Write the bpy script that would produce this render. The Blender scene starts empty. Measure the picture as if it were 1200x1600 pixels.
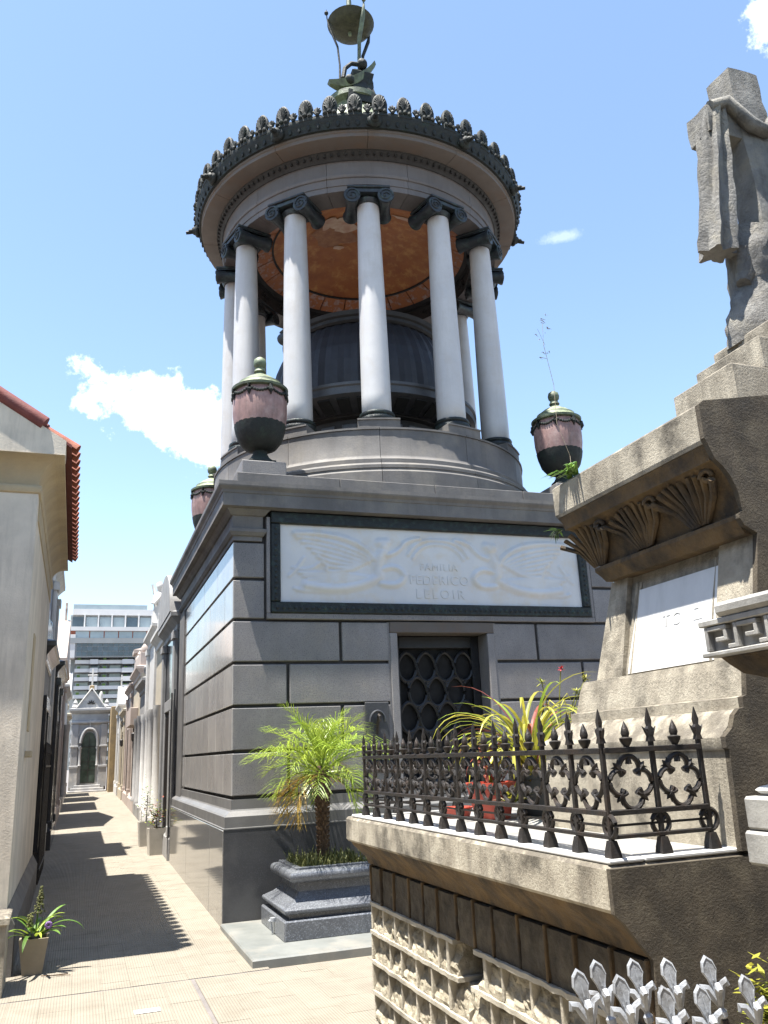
import bpy, math, random
from math import sin, cos, pi, radians, sqrt, atan2, hypot
from mathutils import Matrix, Vector, noise as mnoise
random.seed(11)
S = bpy.context.scene
C = S.collection

# ------------------------------------------------------------------ camera
R_ = Vector((0.9427, -0.3298, -0.0431)); F_ = Vector((0.3287, 0.9028, 0.2773))
a, p, r = radians(20.005), radians(16.097), radians(2.536)
h_ = Vector((sin(a), cos(a), 0)); zz = Vector((0, 0, 1))
F_ = h_ * cos(p) + zz * sin(p); u0 = -h_ * sin(p) + zz * cos(p); r0 = Vector((cos(a), -sin(a), 0))
R_ = r0 * cos(r) - u0 * sin(r); U_ = r0 * sin(r) + u0 * cos(r)
cam = bpy.data.cameras.new('camera'); co = bpy.data.objects.new('camera', cam); C.objects.link(co)
cam.sensor_fit = 'HORIZONTAL'; cam.sensor_width = 36; cam.lens = 39.0; cam.clip_end = 3000; cam.clip_start = .05
M = Matrix.Identity(4)
for i in range(3):
    M[i][0] = R_[i]; M[i][1] = U_[i]; M[i][2] = -F_[i]
M[2][3] = 1.6
co.matrix_world = M
S.camera = co

# ------------------------------------------------------------------ world, sun, exposure
SUN_STRENGTH, SKY_STRENGTH, EXPOSURE = 5.0, 0.088, 1.75
sun_d = Vector((.265, .095, -1)).normalized()
sl = bpy.data.lights.new('sun', 'SUN'); sl.energy = SUN_STRENGTH; sl.angle = radians(.53); sl.color = (1, .955, .88)
so = bpy.data.objects.new('sun', sl); C.objects.link(so)
so.rotation_euler = sun_d.to_track_quat('-Z', 'Y').to_euler(); so.location = (-10, -4, 40)
W = bpy.data.worlds.new('World'); S.world = W; W.use_nodes = True
wn = W.node_tree; wn.nodes.clear(); NL = wn.links
def wnode(t, **k):
    n = wn.nodes.new(t)
    for kk, v in k.items(): setattr(n, kk, v)
    return n
sky = wnode('ShaderNodeTexSky', sky_type='NISHITA', sun_disc=False)
sky.sun_elevation = radians(74.5); sky.sun_rotation = atan2(-.265, -.095)
sky.air_density = 1.2; sky.dust_density = .5; sky.ozone_density = 1.3
tc = wnode('ShaderNodeTexCoord')
nz = wnode('ShaderNodeTexNoise'); nz.inputs['Scale'].default_value = 13; nz.inputs['Detail'].default_value = 9; nz.inputs['Roughness'].default_value = .66
NL.new(tc.outputs['Generated'], nz.inputs['Vector'])
def wmath(op, a, b=None, clamp=False):
    n = wnode('ShaderNodeMath', operation=op); n.use_clamp = clamp
    for i, v in enumerate((a, b)):
        if v is None: continue
        if isinstance(v, (int, float)): n.inputs[i].default_value = v
        else: NL.new(v, n.inputs[i])
    return n.outputs[0]
def puff(d, sx, sz, w):
    # one cloud: an ellipsoid round a direction of the sky, its edge broken up by noise
    d = Vector(d).normalized()
    sub = wnode('ShaderNodeVectorMath', operation='SUBTRACT'); NL.new(tc.outputs['Generated'], sub.inputs[0]); sub.inputs[1].default_value = d
    sc = wnode('ShaderNodeVectorMath', operation='MULTIPLY'); NL.new(sub.outputs[0], sc.inputs[0]); sc.inputs[1].default_value = (1/sx, 1/sx, 1/sz)
    ln = wnode('ShaderNodeVectorMath', operation='LENGTH'); NL.new(sc.outputs[0], ln.inputs[0])
    v = wmath('SUBTRACT', 1.0, ln.outputs['Value'])
    v = wmath('ADD', v, wmath('MULTIPLY', wmath('SUBTRACT', nz.outputs['Fac'], .5), 4.2))
    return wmath('MULTIPLY', wmath('POWER', wmath('MULTIPLY', v, 1.7, True), 1.15), w)
mask = None
for args in [((.050, .915, .400), .072, .046, 1), ((.112, .922, .376), .066, .046, 1), ((.60, .435, .672), .045, .05, 1),
             ((.478, .690, .545), .024, .007, .16), ((-.7, .3, .6), .14, .08, 1), ((.8, -.4, .4), .16, .07, 1), ((-.3, -.85, .42), .15, .08, 1), ((.2, -.3, .9), .1, .1, .8)]:
    m_ = puff(*args)
    mask = m_ if mask is None else wmath('MAXIMUM', mask, m_)
mix = wnode('ShaderNodeMix', data_type='RGBA'); NL.new(mask, mix.inputs[0]); mix.inputs[7].default_value = (9.0, 9.2, 9.4, 1)
NL.new(sky.outputs[0], mix.inputs[6])
bg = wnode('ShaderNodeBackground'); bg.inputs[1].default_value = SKY_STRENGTH; NL.new(mix.outputs[2], bg.inputs[0])
wo = wnode('ShaderNodeOutputWorld'); NL.new(bg.outputs[0], wo.inputs[0])
S.view_settings.view_transform = 'Standard'; S.view_settings.look = 'None'; S.view_settings.gamma = 1; S.view_settings.exposure = EXPOSURE
S.render.engine = 'CYCLES'; S.cycles.max_bounces = 6; S.cycles.use_denoising = True

# ------------------------------------------------------------------ materials
MATS = {}
# tuning of base colours by material (1 = as written in the call below)
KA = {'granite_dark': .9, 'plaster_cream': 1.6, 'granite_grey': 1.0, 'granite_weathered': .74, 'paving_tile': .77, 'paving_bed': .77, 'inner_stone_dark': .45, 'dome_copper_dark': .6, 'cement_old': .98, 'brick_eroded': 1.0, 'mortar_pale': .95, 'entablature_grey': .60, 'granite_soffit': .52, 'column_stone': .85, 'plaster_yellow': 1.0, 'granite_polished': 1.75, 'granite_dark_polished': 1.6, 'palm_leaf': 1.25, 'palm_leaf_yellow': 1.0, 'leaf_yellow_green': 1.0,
      'planter_granite': 1.5, 'bronze_dark': .45, 'bronze_frame': .34, 'clay_tile': .62, 'mosaic_orange': .75, 'cement_dark_rough': .95, 'cement_ochre_stain': .9, 'leaf_green': 1.0,
      'hotel_white': .8, 'tomb_white': .85, 'urn_pink_granite': .85, 'slab_stone': .72, 'cross_stone': .62, 'flower_red': 1, 'pot_red': .9, 'silver_paint': .9, 'granite_ledge': .95}
def mat(name, c1, c2=None, scale=6, rough=.7, bump=.15, bscale=None, speck=0, speck_c=(.02, .02, .02), streak=0, streak_c=(.03, .028, .025),
        metal=0, vary=.08, spec=.5, c3=None, c3_scale=2.5, c3_amt=0, coat=0, sub=None, up_c=None, up_amt=0, ribs=None, transl=None):
    m = bpy.data.materials.new(name); m.use_nodes = True; MATS[name] = m
    k_ = KA.get(name, .80); sc_ = lambda c: None if c is None else tuple(min(.82, v*k_) for v in c)
    c1, c2, c3, up_c, speck_c, streak_c = map(sc_, (c1, c2, c3, up_c, speck_c, streak_c))
    t = m.node_tree; n = t.nodes; L = t.links; b = n['Principled BSDF']
    def nd(ty, **k):
        x = n.new(ty)
        for kk, v in k.items(): setattr(x, kk, v)
        return x
    def noise(sc, det=5, ro=.6, vec=None, dist=0):
        x = nd('ShaderNodeTexNoise'); x.inputs['Scale'].default_value = sc; x.inputs['Detail'].default_value = det; x.inputs['Roughness'].default_value = ro; x.inputs['Distortion'].default_value = dist
        L.new(vec if vec is not None else pos, x.inputs['Vector']); return x.outputs['Fac']
    def ramp(f, p0, p1):
        x = nd('ShaderNodeMapRange'); x.inputs[1].default_value = p0; x.inputs[2].default_value = p1; L.new(f, x.inputs[0]); return x.outputs[0]
    def mx(f, A, B):
        x = nd('ShaderNodeMix', data_type='RGBA')
        if isinstance(f, (int, float)): x.inputs[0].default_value = f
        else: L.new(f, x.inputs[0])
        for i, v in ((6, A), (7, B)):
            if isinstance(v, tuple): x.inputs[i].default_value = (*v, 1)
            else: L.new(v, x.inputs[i])
        return x.outputs[2]
    def mul(A, B):
        x = nd('ShaderNodeMath', operation='MULTIPLY')
        for i, v in enumerate((A, B)):
            if isinstance(v, (int, float)): x.inputs[i].default_value = v
            else: L.new(v, x.inputs[i])
        return x.outputs[0]
    geo = nd('ShaderNodeNewGeometry'); pos = geo.outputs['Position']
    c2 = c2 or tuple(v * .75 for v in c1)
    col = mx(ramp(noise(scale), .35, .68), c1, c2)
    if c3: col = mx(mul(ramp(noise(c3_scale, 6, .65), .5, .66), c3_amt), col, c3)
    if speck: col = mx(mul(ramp(noise(95, 2, .7), .54, .62), speck), col, speck_c)
    if streak:
        vm = nd('ShaderNodeVectorMath', operation='MULTIPLY'); L.new(pos, vm.inputs[0]); vm.inputs[1].default_value = (1, 1, .12)
        col = mx(mul(ramp(noise(7, 6, .7, vm.outputs[0]), .48, .72), streak), col, streak_c)
    if up_c:
        sx = nd('ShaderNodeSeparateXYZ'); L.new(geo.outputs['Normal'], sx.inputs[0])
        f = ramp(sx.outputs[2], .1, .8); col = mx(mul(mul(f, ramp(noise(14), .35, .6)), up_amt), col, up_c)
    oi = nd('ShaderNodeObjectInfo'); hsv = nd('ShaderNodeHueSaturation'); L.new(col, hsv.inputs['Color'])
    mr = nd('ShaderNodeMapRange'); L.new(oi.outputs['Random'], mr.inputs[0]); mr.inputs[3].default_value = 1 - vary; mr.inputs[4].default_value = 1 + vary
    L.new(mr.outputs[0], hsv.inputs['Value']); col = hsv.outputs[0]
    L.new(col, b.inputs['Base Color'])
    b.inputs['Metallic'].default_value = metal; b.inputs['Specular IOR Level'].default_value = spec
    if coat: b.inputs['Coat Weight'].default_value = coat; b.inputs['Coat Roughness'].default_value = .06
    rr = nd('ShaderNodeMapRange'); L.new(noise(scale * 1.7), rr.inputs[0]); rr.inputs[1].default_value = .3; rr.inputs[2].default_value = .7
    rr.inputs[3].default_value = rough * .85; rr.inputs[4].default_value = min(1, rough * 1.15); L.new(rr.outputs[0], b.inputs['Roughness'])
    last = None
    if bump:
        bp = nd('ShaderNodeBump'); bp.inputs['Strength'].default_value = bump; bp.inputs['Distance'].default_value = .02
        L.new(noise(bscale or scale * 5, 6, .7), bp.inputs['Height']); last = bp
    if ribs:
        wv = nd('ShaderNodeTexWave', wave_type='BANDS', bands_direction='X'); wv.inputs['Scale'].default_value = ribs; L.new(pos, wv.inputs['Vector'])
        b2 = nd('ShaderNodeBump'); b2.inputs['Strength'].default_value = .8; b2.inputs['Distance'].default_value = .004; L.new(wv.outputs['Fac'], b2.inputs['Height'])
        if last: L.new(last.outputs[0], b2.inputs['Normal'])
        last = b2
    if last: L.new(last.outputs[0], b.inputs['Normal'])
    if transl:
        tr = nd('ShaderNodeBsdfTranslucent'); L.new(col, tr.inputs[0]); ms = nd('ShaderNodeMixShader'); ms.inputs[0].default_value = transl
        L.new(b.outputs[0], ms.inputs[1]); L.new(tr.outputs[0], ms.inputs[2]); L.new(ms.outputs[0], n['Material Output'].inputs[0])
    return m
granite = mat('granite_grey', (.185, .175, .17), (.14, .133, .131), 3, .62, .14, 60, speck=.75, speck_c=(.075, .075, .08), vary=.15, streak=.3, streak_c=(.11, .10, .095), c3=(.20, .18, .155), c3_amt=.5)
granite_pol = mat('granite_polished', (.20, .19, .178), (.15, .145, .14), 3, .12, .006, 30, speck=.3, speck_c=(.12, .12, .12), vary=.10, spec=.8)
granite_dark = mat('granite_dark', (.05, .051, .055), (.034, .035, .038), 3, .45, .06, 60, speck=.35, speck_c=(.10, .10, .11), vary=.05, c3=(.09, .09, .09), c3_scale=1.6, c3_amt=.6)
granite_dark_pol = mat('granite_dark_polished', (.10, .094, .085), (.075, .072, .068), 3, .07, 0, 30, speck=.3, speck_c=(.2, .2, .2), spec=.9, vary=.04)
granite_ledge = mat('granite_ledge', (.17, .165, .16), (.12, .118, .116), 3, .4, .06, 60, speck=.3, speck_c=(.1, .1, .1), vary=.03)
granite_weather = mat('granite_weathered', (.165, .155, .147), (.105, .10, .098), 2.2, .7, .14, 50, speck=.3, speck_c=(.1, .1, .1), streak=.35, streak_c=(.06, .052, .045), c3=(.22, .20, .17), c3_amt=.6, vary=.09)
granite_soffit = mat('granite_soffit', (.19, .16, .135), (.145, .125, .11), 2.5, .7, .08, 50, speck=.2, speck_c=(.15, .14, .13), vary=.06, c3=(.22, .15, .10), c3_amt=.6)
entab = mat('entablature_grey', (.185, .172, .172), (.14, .132, .134), 2.5, .7, .08, 50, speck=.2, speck_c=(.10, .095, .095), streak=.4, streak_c=(.085, .072, .065), vary=.07, c3=(.22, .19, .17), c3_amt=.5)
joint_m = mat('joint_dark', (.045, .042, .04), None, 8, .9, .1)
planter_stone = mat('planter_granite', (.075, .08, .087), (.05, .053, .06), 4, .28, .10, 70, speck=.55, speck_c=(.19, .20, .22), vary=.03, spec=.7)
slab_stone = mat('slab_stone', (.25, .26, .245), (.18, .19, .18), 3, .5, .05, 40, speck=.2, speck_c=(.2, .2, .2), vary=.04, c3=(.36, .33, .28), c3_amt=.5)
column_m = mat('column_stone', (.50, .50, .50), (.44, .44, .45), 2, .42, .03, 40, vary=.05, streak=.5, streak_c=(.36, .34, .32), speck=.25, speck_c=(.38, .38, .38), c3=(.44, .42, .40), c3_scale=5, c3_amt=.6)
bronze = mat('bronze_dark', (.035, .042, .040), (.02, .024, .024), 9, .65, .3, 30, metal=.05, spec=.3, vary=.1, up_c=(.10, .13, .085), up_amt=.4, c3=(.045, .07, .055), c3_scale=9, c3_amt=.7)
bronze_olive = mat('bronze_olive', (.055, .058, .032), (.028, .03, .018), 10, .6, .25, 40, spec=.3, vary=.08, up_c=(.14, .15, .09), up_amt=.6)
bronze_green = mat('bronze_green', (.13, .17, .10), (.05, .06, .04), 10, .6, .25, 40, vary=.08, up_c=(.34, .38, .22), up_amt=.8)
bronze_capital = mat('bronze_capital', (.025, .032, .040), (.014, .018, .022), 8, .5, .25, 30, metal=.2, vary=.1, c3=(.05, .085, .08), c3_scale=12, c3_amt=.6)
bronze_frame = mat('bronze_frame', (.022, .034, .034), (.012, .018, .019), 16, .45, .5, 30, metal=.3, vary=.04, c3=(.07, .13, .11), c3_scale=14, c3_amt=.7)
urn_stone = mat('urn_pink_granite', (.30, .185, .17), (.20, .115, .105), 7, .55, .12, 50, streak=.75, streak_c=(.07, .05, .045), vary=.06, c3=(.38, .29, .27), c3_amt=.6, c3_scale=6)
marble = mat('marble_white', (.66, .66, .65), (.58, .585, .59), 2.5, .5, .03, 30, vary=.02, c3=(.62, .50, .32), c3_scale=4.5, c3_amt=.35)
marble_tab = mat('marble_tablet', (.74, .74, .72), (.66, .66, .65), 3.5, .4, .03, 30, vary=.02, streak=.30, streak_c=(.38, .38, .37))  # grey streaks put the tablet's dirt and plant shadows into its colour
marble_old = mat('marble_weathered', (.42, .41, .38), (.25, .245, .23), 9, .6, .2, 30, vary=.05, streak=.6, streak_c=(.16, .16, .155), c3=(.2, .2, .2), c3_scale=6, c3_amt=.8)
iron = mat('iron_black', (.022, .021, .021), (.035, .028, .023), 18, .5, .3, 60, metal=.2, vary=.12, c3=(.06, .035, .02), c3_scale=22, c3_amt=.45)
silver = mat('silver_paint', (.44, .46, .49), (.33, .35, .38), 14, .42, .2, 60, metal=.25, vary=.06, c3=(.13, .12, .11), c3_scale=22, c3_amt=.6)
iron_rust = mat('iron_rusty', (.035, .024, .02), (.11, .05, .025), 14, .7, .3, 50, vary=.1)
cement = mat('cement_old', (.42, .38, .30), (.24, .21, .16), 6, .9, .45, 80, streak=.75, streak_c=(.075, .065, .05), c3=(.075, .066, .05), c3_scale=4, c3_amt=.9, vary=.05, up_c=(.115, .10, .078), up_amt=1.3)
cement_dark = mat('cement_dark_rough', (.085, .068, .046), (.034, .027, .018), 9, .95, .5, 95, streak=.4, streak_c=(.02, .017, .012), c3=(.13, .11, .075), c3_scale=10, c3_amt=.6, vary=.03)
cement_stain = mat('cement_ochre_stain', (.15, .095, .04), (.05, .036, .022), 6, .9, .6, 40, c3=(.022, .019, .016), c3_scale=4, c3_amt=.9, vary=.04)
mortar = mat('mortar_pale', (.47, .43, .345), (.33, .30, .24), 9, .9, .4, 60, vary=.08, c3=(.16, .14, .11), c3_scale=3, c3_amt=.6)
brick_m = mat('brick_eroded', (.42, .375, .285), (.17, .145, .10), 16, .95, .9, 50, vary=.14, c3=(.13, .11, .08), c3_scale=5, c3_amt=.5)
plaster = mat('plaster_cream', (.40, .355, .29), (.31, .275, .225), 2.2, .9, .22, 60, streak=.55, streak_c=(.17, .15, .125), c3=(.27, .245, .205), c3_scale=2, c3_amt=.5, vary=.02)
plaster_y = mat('plaster_yellow', (.43, .35, .225), (.35, .28, .18), 2.5, .9, .25, 60, streak=.3, streak_c=(.25, .20, .13), c3=(.30, .26, .19), c3_scale=3, c3_amt=.5, vary=.03)
tile_m = mat('clay_tile', (.42, .135, .075), (.30, .085, .05), 6, .75, .25, 30, vary=.16)
tile_d = mat('clay_tile_dark', (.20, .05, .04), (.14, .035, .03), 6, .75, .25, 30, vary=.12)
paving = mat('paving_tile', (.265, .235, .185), (.235, .208, .165), 5, .85, .12, 60, vary=.03, c3=(.20, .172, .132), c3_scale=2.3, c3_amt=.7, ribs=16)
paving_bed = mat('paving_bed', (.27, .235, .18), (.23, .20, .15), 5, .9, .1)
paving_sealant = mat('paving_sealant', (.20, .18, .17), None, 6, .9, .1)
paper_m = mat('paper_white', (.8, .8, .8), (.76, .76, .76), 4, .8, 0)
palm_g = mat('palm_leaf', (.27, .33, .04), (.13, .21, .025), 5, .38, 0, vary=.22, transl=.3)
palm_y = mat('palm_leaf_yellow', (.36, .25, .035), (.24, .13, .025), 7, .5, 0, vary=.2, transl=.25)
palm_trunk = mat('palm_trunk', (.14, .085, .045), (.06, .036, .022), 20, .9, .5, 60)
leaf_g = mat('leaf_green', (.11, .20, .03), (.055, .12, .018), 6, .4, 0, vary=.2, transl=.25)
leaf_y = mat('leaf_yellow_green', (.40, .35, .05), (.19, .23, .03), 6, .45, 0, vary=.25, transl=.3)
leaf_r = mat('leaf_red', (.28, .07, .04), (.18, .04, .03), 6, .5, 0, vary=.2, transl=.2)
weed_m = mat('weed', (.17, .17, .05), (.09, .11, .025), 9, .7, 0, vary=.2, transl=.2)
soil = mat('soil', (.10, .08, .05), (.22, .18, .10), 25, .95, .7, 60)
flower_p = mat('flower_purple', (.17, .08, .25), (.12, .05, .2), 9, .6, 0)
flower_r = mat('flower_red', (.60, .05, .07), (.45, .03, .05), 9, .6, 0)
pot_beige = mat('pot_beige', (.36, .30, .21), (.29, .24, .17), 6, .8, .15, 40, vary=.05)
pot_white = mat('pot_white', (.56, .52, .45), (.47, .44, .38), 6, .7, .1, 40, vary=.06)
pot_dark = mat('pot_dark', (.045, .05, .055), None, 6, .5, .05, vary=.1)
pot_red = mat('pot_red', (.50, .085, .05), (.40, .06, .04), 6, .5, .05)
door_m = mat('door_bronze_black', (.018, .018, .019), (.012, .012, .013), 9, .45, .2, 40, metal=.2)
void_m = mat('door_void', (.006, .006, .006), None, 4, .9, 0)
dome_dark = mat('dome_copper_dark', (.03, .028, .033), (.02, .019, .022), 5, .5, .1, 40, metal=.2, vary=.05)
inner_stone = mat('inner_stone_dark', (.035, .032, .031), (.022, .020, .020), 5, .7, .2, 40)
mosaic = mat('mosaic_orange', (.42, .15, .035), (.30, .09, .022), 4, .5, .2, 90, vary=.03, c3=(.60, .30, .09), c3_scale=6, c3_amt=.7)
mosaic_fig = mat('mosaic_pale_robe', (.62, .50, .38), (.46, .27, .19), 5, .6, .2, 90, vary=.05)
mosaic_brown = mat('mosaic_brown', (.24, .10, .05), (.34, .17, .08), 9, .6, .2, 90, vary=.05)
mosaic_panel = mat('mosaic_panel', (.42, .15, .05), (.30, .10, .04), 9, .6, .2, 90, vary=.10, c3=(.45, .38, .36), c3_scale=9, c3_amt=.75)
conc_white = mat('hotel_white', (.66, .66, .66), (.58, .58, .59), .2, .7, 0, vary=.04)
conc_grey = mat('hotel_grey', (.30, .32, .33), (.25, .27, .28), .2, .7, 0, vary=.05)
brick_red = mat('hotel_brick_red', (.40, .13, .08), (.34, .11, .07), .5, .8, 0, vary=.05)
glass_b = mat('hotel_glass', (.06, .09, .12), (.04, .06, .085), .4, .08, 0, vary=.35, spec=.8)
glass_l = mat('hotel_glass_pale', (.36, .43, .46), (.30, .36, .40), .4, .15, 0, vary=.15, spec=.8)
chapel_m = mat('chapel_marble', (.38, .375, .375), (.31, .31, .315), 3, .6, .06, 20, vary=.05, c3=(.60, .57, .52), c3_amt=.6)
glass_green = mat('door_glass_green', (.03, .05, .035), (.09, .12, .10), 3.5, .12, 0, vary=.1)
T_WHITE = mat('tomb_white', (.58, .56, .53), (.47, .45, .42), 4, .7, .1, 30, streak=.3, streak_c=(.3, .28, .25), vary=.05)
T_GREY = mat('tomb_grey', (.34, .33, .32), (.25, .245, .24), 4, .7, .15, 30, streak=.4, streak_c=(.12, .11, .10), vary=.05)
T_BEIGE = mat('tomb_beige', (.50, .43, .32), (.40, .34, .25), 4, .8, .15, 30, streak=.4, streak_c=(.17, .14, .10), vary=.05)
T_BLACK = mat('tomb_black_granite', (.045, .045, .05), (.03, .03, .034), 4, .12, .02, 30, vary=.05, spec=.7)
T_BLUE = mat('tomb_bluegrey', (.30, .32, .36), (.24, .26, .29), 4, .5, .1, 30, vary=.05)
T_PINK = mat('tomb_rose', (.46, .38, .33), (.37, .30, .26), 4, .75, .12, 30, streak=.35, streak_c=(.18, .15, .13), vary=.05)
T_OCHRE = mat('wall_ochre', (.40, .28, .13), (.25, .18, .10), 3, .9, .4, 30, streak=.5, streak_c=(.09, .07, .05), vary=.05)

# ------------------------------------------------------------------ mesh helpers
class MB:
    def __init__(s): s.v = []; s.f = []
    def add(s, vs, fs):
        b = len(s.v); s.v += [tuple(q) for q in vs]; s.f += [tuple(b + i for i in f) for f in fs]; return s
    def box(s, x0, x1, y0, y1, z0, z1, c=0):
        if c <= 0:
            return s.add([(x0,y0,z0),(x1,y0,z0),(x1,y1,z0),(x0,y1,z0),(x0,y0,z1),(x1,y0,z1),(x1,y1,z1),(x0,y1,z1)],
                         [(0,3,2,1),(4,5,6,7),(0,1,5,4),(1,2,6,5),(2,3,7,6),(3,0,4,7)])
        # chamfered on every edge
        X, Y, Z = (x0, x1), (y0, y1), (z0, z1); vs = []; idx = {}
        for i in (0, 1):
            for j in (0, 1):
                for k in (0, 1):
                    sx, sy, sz = (1, -1)[i] * c, (1, -1)[j] * c, (1, -1)[k] * c
                    for ax in range(3):
                        q = [X[i] + sx, Y[j] + sy, Z[k] + sz]; q[ax] = (X[i], Y[j], Z[k])[ax]
                        idx[i, j, k, ax] = len(vs); vs.append(q)
        fs = []
        o = lambda *t: [idx[q] for q in t]
        for i in (0, 1):
            f = o((i,0,0,0),(i,1,0,0),(i,1,1,0),(i,0,1,0)); fs.append(f if i else f[::-1])
            f = o((0,i,0,1),(1,i,0,1),(1,i,1,1),(0,i,1,1)); fs.append(f[::-1] if i else f)
            f = o((0,0,i,2),(1,0,i,2),(1,1,i,2),(0,1,i,2)); fs.append(f if i else f[::-1])
        for i in (0, 1):
            for j in (0, 1):
                f = o((i,j,0,0),(i,j,1,0),(i,j,1,1),(i,j,0,1)); fs.append(f if i == j else f[::-1])
                f = o((i,0,j,0),(i,1,j,0),(i,1,j,2),(i,0,j,2)); fs.append(f[::-1] if i == j else f)
                f = o((0,i,j,1),(1,i,j,1),(1,i,j,2),(0,i,j,2)); fs.append(f if i == j else f[::-1])
                for k in (0, 1):
                    f = o((i,j,k,0),(i,j,k,1),(i,j,k,2)); fs.append(f if (i + j + k) % 2 else f[::-1])
        return s.add(vs, fs)
    def loft(s, rings, cap=True):
        n = len(rings[0]); vs = [q for r in rings for q in r]; fs = []
        for k in range(len(rings) - 1):
            for i in range(n):
                j = (i + 1) % n; fs.append((k*n+i, k*n+j, (k+1)*n+j, (k+1)*n+i))
        if cap: fs.append(tuple(range(n))[::-1]); fs.append(tuple(range((len(rings)-1)*n, len(rings)*n)))
        return s.add(vs, fs)
    def rects(s, prof, x0, x1, y0, y1):
        # a moulding round a rectangle: prof = (offset, z) from bottom to top
        return s.loft([[(x0-e,y0-e,z),(x1+e,y0-e,z),(x1+e,y1+e,z),(x0-e,y1+e,z)] for e, z in prof])
    def lathe(s, prof, n=24, cx=0, cy=0, cap=True):
        return s.loft([[(cx+r*cos(2*pi*i/n), cy+r*sin(2*pi*i/n), z) for i in range(n)] for r, z in prof], cap)
    def seg(s, poly, a0, a1, n=6, cx=0, cy=0):
        # closed (r,z) outline swept through an angle
        return s.loft([[(cx+r*cos(a0+(a1-a0)*k/n), cy+r*sin(a0+(a1-a0)*k/n), z) for r, z in poly] for k in range(n+1)])
    def extr_y(s, poly, y0, y1):   # poly of (x,z)
        return s.loft([[(x, y0, z) for x, z in poly], [(x, y1, z) for x, z in poly]])
    def extr_x(s, poly, x0, x1):   # poly of (y,z)
        return s.loft([[(x0, y, z) for y, z in poly], [(x1, y, z) for y, z in poly]])
    def tube(s, pts, rad, n=8, flat=1):
        pts = [Vector(q) for q in pts]; rings = []
        for i, q in enumerate(pts):
            t = (pts[min(i+1, len(pts)-1)] - pts[max(i-1, 0)]).normalized()
            u = t.cross(Vector((0, 0, 1)))
            if u.length < .05: u = t.cross(Vector((1, 0, 0)))
            u.normalize(); w = t.cross(u); rr = rad[i] if isinstance(rad, (list, tuple)) else rad
            rings.append([q + u*rr*cos(2*pi*k/n) + w*rr*flat*sin(2*pi*k/n) for k in range(n)])
        return s.loft(rings)
    def strip(s, pts, wid, side=None, fold=.0):
        # a leaf blade along pts
        pts = [Vector(q) for q in pts]; vs = []; n = len(pts)
        for i, q in enumerate(pts):
            t = (pts[min(i+1, n-1)] - pts[max(i-1, 0)]).normalized()
            u = side if side is not None else t.cross(Vector((0, 0, 1)))
            if u.length < .05: u = Vector((1, 0, 0))
            u = u.normalized(); w = wid[i] if isinstance(wid, (list, tuple)) else wid
            dn = t.cross(u) * w * fold
            vs += [q - u*w + dn, q, q + u*w + dn]
        fs = []
        for i in range(n-1):
            for k in (0, 1): fs.append((3*i+k, 3*i+k+1, 3*i+3+k+1, 3*i+3+k))
        return s.add(vs, fs)
    def ball(s, c, r, n=10, sq=(1,1,1)):
        c = Vector(c); rings = []
        for i in range(1, n//2+2):
            t = pi*(i-.5)/(n//2+1) - pi/2
            rings.append([(c.x+r*sq[0]*cos(t)*cos(2*pi*k/n), c.y+r*sq[1]*cos(t)*sin(2*pi*k/n), c.z+r*sq[2]*sin(t)) for k in range(n)])
        return s.loft(rings)
    def xf(s, m):
        s.v = [tuple(m @ Vector(q)) for q in s.v]; return s
    def jitter(s, amt, sc=6):
        out = []
        for q in s.v:
            d = mnoise.noise_vector(Vector(q) * sc); out.append(tuple(Vector(q) + d * amt))
        s.v = out; return s
    def mesh(s, name, m, smooth=False):
        me = bpy.data.meshes.new(name); me.from_pydata(s.v, [], s.f); me.materials.append(m)
        if smooth:
            for pg in me.polygons: pg.use_smooth = True
            try: me.set_sharp_from_angle(angle=radians(smooth if smooth > 1 else 40))
            except Exception: pass
        me.update(); return me
    def build(s, name, m, parent=None, smooth=False):
        return link(name, s.mesh(name, m, smooth), parent)
def link(name, me, parent=None, loc=None, rotz=None, mat4=None):
    o = bpy.data.objects.new(name, me); C.objects.link(o)
    if loc is not None: o.location = loc
    if rotz is not None: o.rotation_euler = (0, 0, rotz)
    if mat4 is not None: o.matrix_world = mat4
    if parent is not None:
        o.parent = parent
        if 'base' in parent.keys(): o.matrix_parent_inverse = Matrix.Translation(-Vector(parent['base']))
    return o
def tag(o, label, cat, group=None):
    o['label'] = label; o['category'] = cat
    if group: o['group'] = group
    return o
def thing(name, label, cat, loc=(0, 0, 0), group=None):
    o = bpy.data.objects.new(name, None); C.objects.link(o); o.location = loc; o.empty_display_size = .2
    o['base'] = [float(v) for v in loc]
    return tag(o, label, cat, group)
def struct(o): o['kind'] = 'structure'; return o
def sub(parent_mesh_obj, name, mb, m, smooth=False):
    return mb.build(name, m, parent_mesh_obj, smooth)
def T(x, y, z): return Matrix.Translation((x, y, z))
def RZ(t): return Matrix.Rotation(t, 4, 'Z')
def gz(y): return .016 * max(0, y - 8)

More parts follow.
